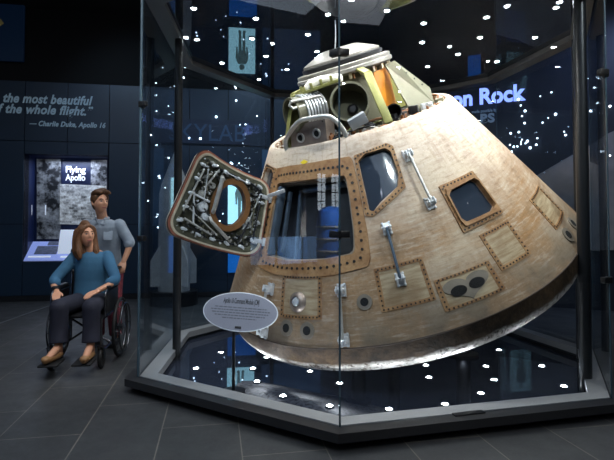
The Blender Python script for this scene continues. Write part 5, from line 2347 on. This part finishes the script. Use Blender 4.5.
# ================================================================== LEFT SIDE OF THE HALL (seen mirrored in the front glass)
M['day'] = emis('daylight_pane', (0.80, 0.90, 1.0, 1), 5.0)
M['hall_white'] = mat('pale_column_paint', rgb(196, 188, 176), 0.6)
b = B()
b.box((-11.0, 0.2, 2.8), (0.2, 18.4, 5.6))
struct(b.obj('wall_left', M['navy_dark'], None, False), 'dark left wall of the hall with daylight windows')
for k, (y0, y1, z0, z1) in enumerate(((-2.95, -2.62, 1.9, 3.1), (-2.45, -2.12, 1.9, 3.1), (-3.7, -3.2, 1.9, 3.1))):
    w = thing('window_%d' % (k + 1), 'narrow daylight window in the dark left wall of the hall', 'window', (-10.89, (y0 + y1) / 2, z0), 0, 'daylight windows')
    w['kind'] = 'structure'
    b = B()
    b.box((0, 0, (z1 - z0) / 2), (0.01, y1 - y0, z1 - z0))
    b.obj('pane', M['day'], w, False)
    b = B()
    for e in (-1, 1):
        b.box((0.02, e * (y1 - y0) / 2, (z1 - z0) / 2), (0.05, 0.04, z1 - z0 + .04))
    for j in range(5):
        b.box((0.02, 0, (z1 - z0) * j / 4), (0.05, y1 - y0, 0.03))
    b.box((0.02, 0, (z1 - z0) / 2), (0.03, 0.02, z1 - z0))
    b.obj('window_frame', M['case_dark'], w, False)
b = B()
b.box((-10.84, -1.62, 1.6), (0.12, 0.2, 3.2), None, 0, .02)
struct(b.obj('column', M['hall_white'], None, False), 'pale column by the daylight windows')
M['machine_blue'] = mat('machine_blue', rgb(26, 96, 190), 0.4, vary=0.15)
mc = thing('engine_exhibit', 'blue rounded engine exhibit on a plinth by the daylight windows', 'exhibit', (-9.7, -2.0, 0))
b = B()
b.lathe([(0.0, 0.35), (0.38, 0.35), (0.42, 0.5), (0.42, 1.6), (0.36, 1.85), (0.2, 1.98), (0.0, 2.0)], seg=36)
b.obj('housing', M['machine_blue'], mc)
b = B()
b.box((0, 0, 0.175), (1.1, 1.1, 0.35), None, 0, .02)
b.obj('plinth', M['case_dark'], mc)
b = B()
for z in (.7, 1.05, 1.4):
    b.lathe([(.42, z - .02), (.45, z - .02), (.45, z + .02), (.42, z + .02)], seg=36, closed=True)
b.obj('bands', M['hall_white'], mc)
light('added_spot', 'SPOT', (-7.6, -2.2, 4.2), (-9.8, -2.0, 1.2), 5200, (0.9, 0.95, 1.0), 0.2, 38, 0.6)  # unseen spot added so the engine's reflection shows in the glass

M['reflection_glow'] = mat('reflection_glow_face', rgb(120, 160, 210), 0.5, emit=rgb(140, 180, 225), es=1.6, vary=0.6, scale=4, stretch=(1, 3, 1))
for k in range(5):  # unseen glowing boxes added to mirror a bluish haze in the front glass
    t = thing('glow_box', 'low pale blue glowing box added along the left wall for its reflection', 'exhibit', (-10.55, -3.6 + .85 * k, 0), 0, 'glowing boxes added along the left wall')
    b = B()
    b.box((0, 0, 0.15), (0.4, 0.7, 0.3), None, 0, .01)
    b.obj('plinth', M['case_dark'], t)
    b = B()
    b.box((0, 0, 0.70), (0.3, 0.66, 0.8), None, 0, .01)
    b.obj('face', M['reflection_glow'], t)
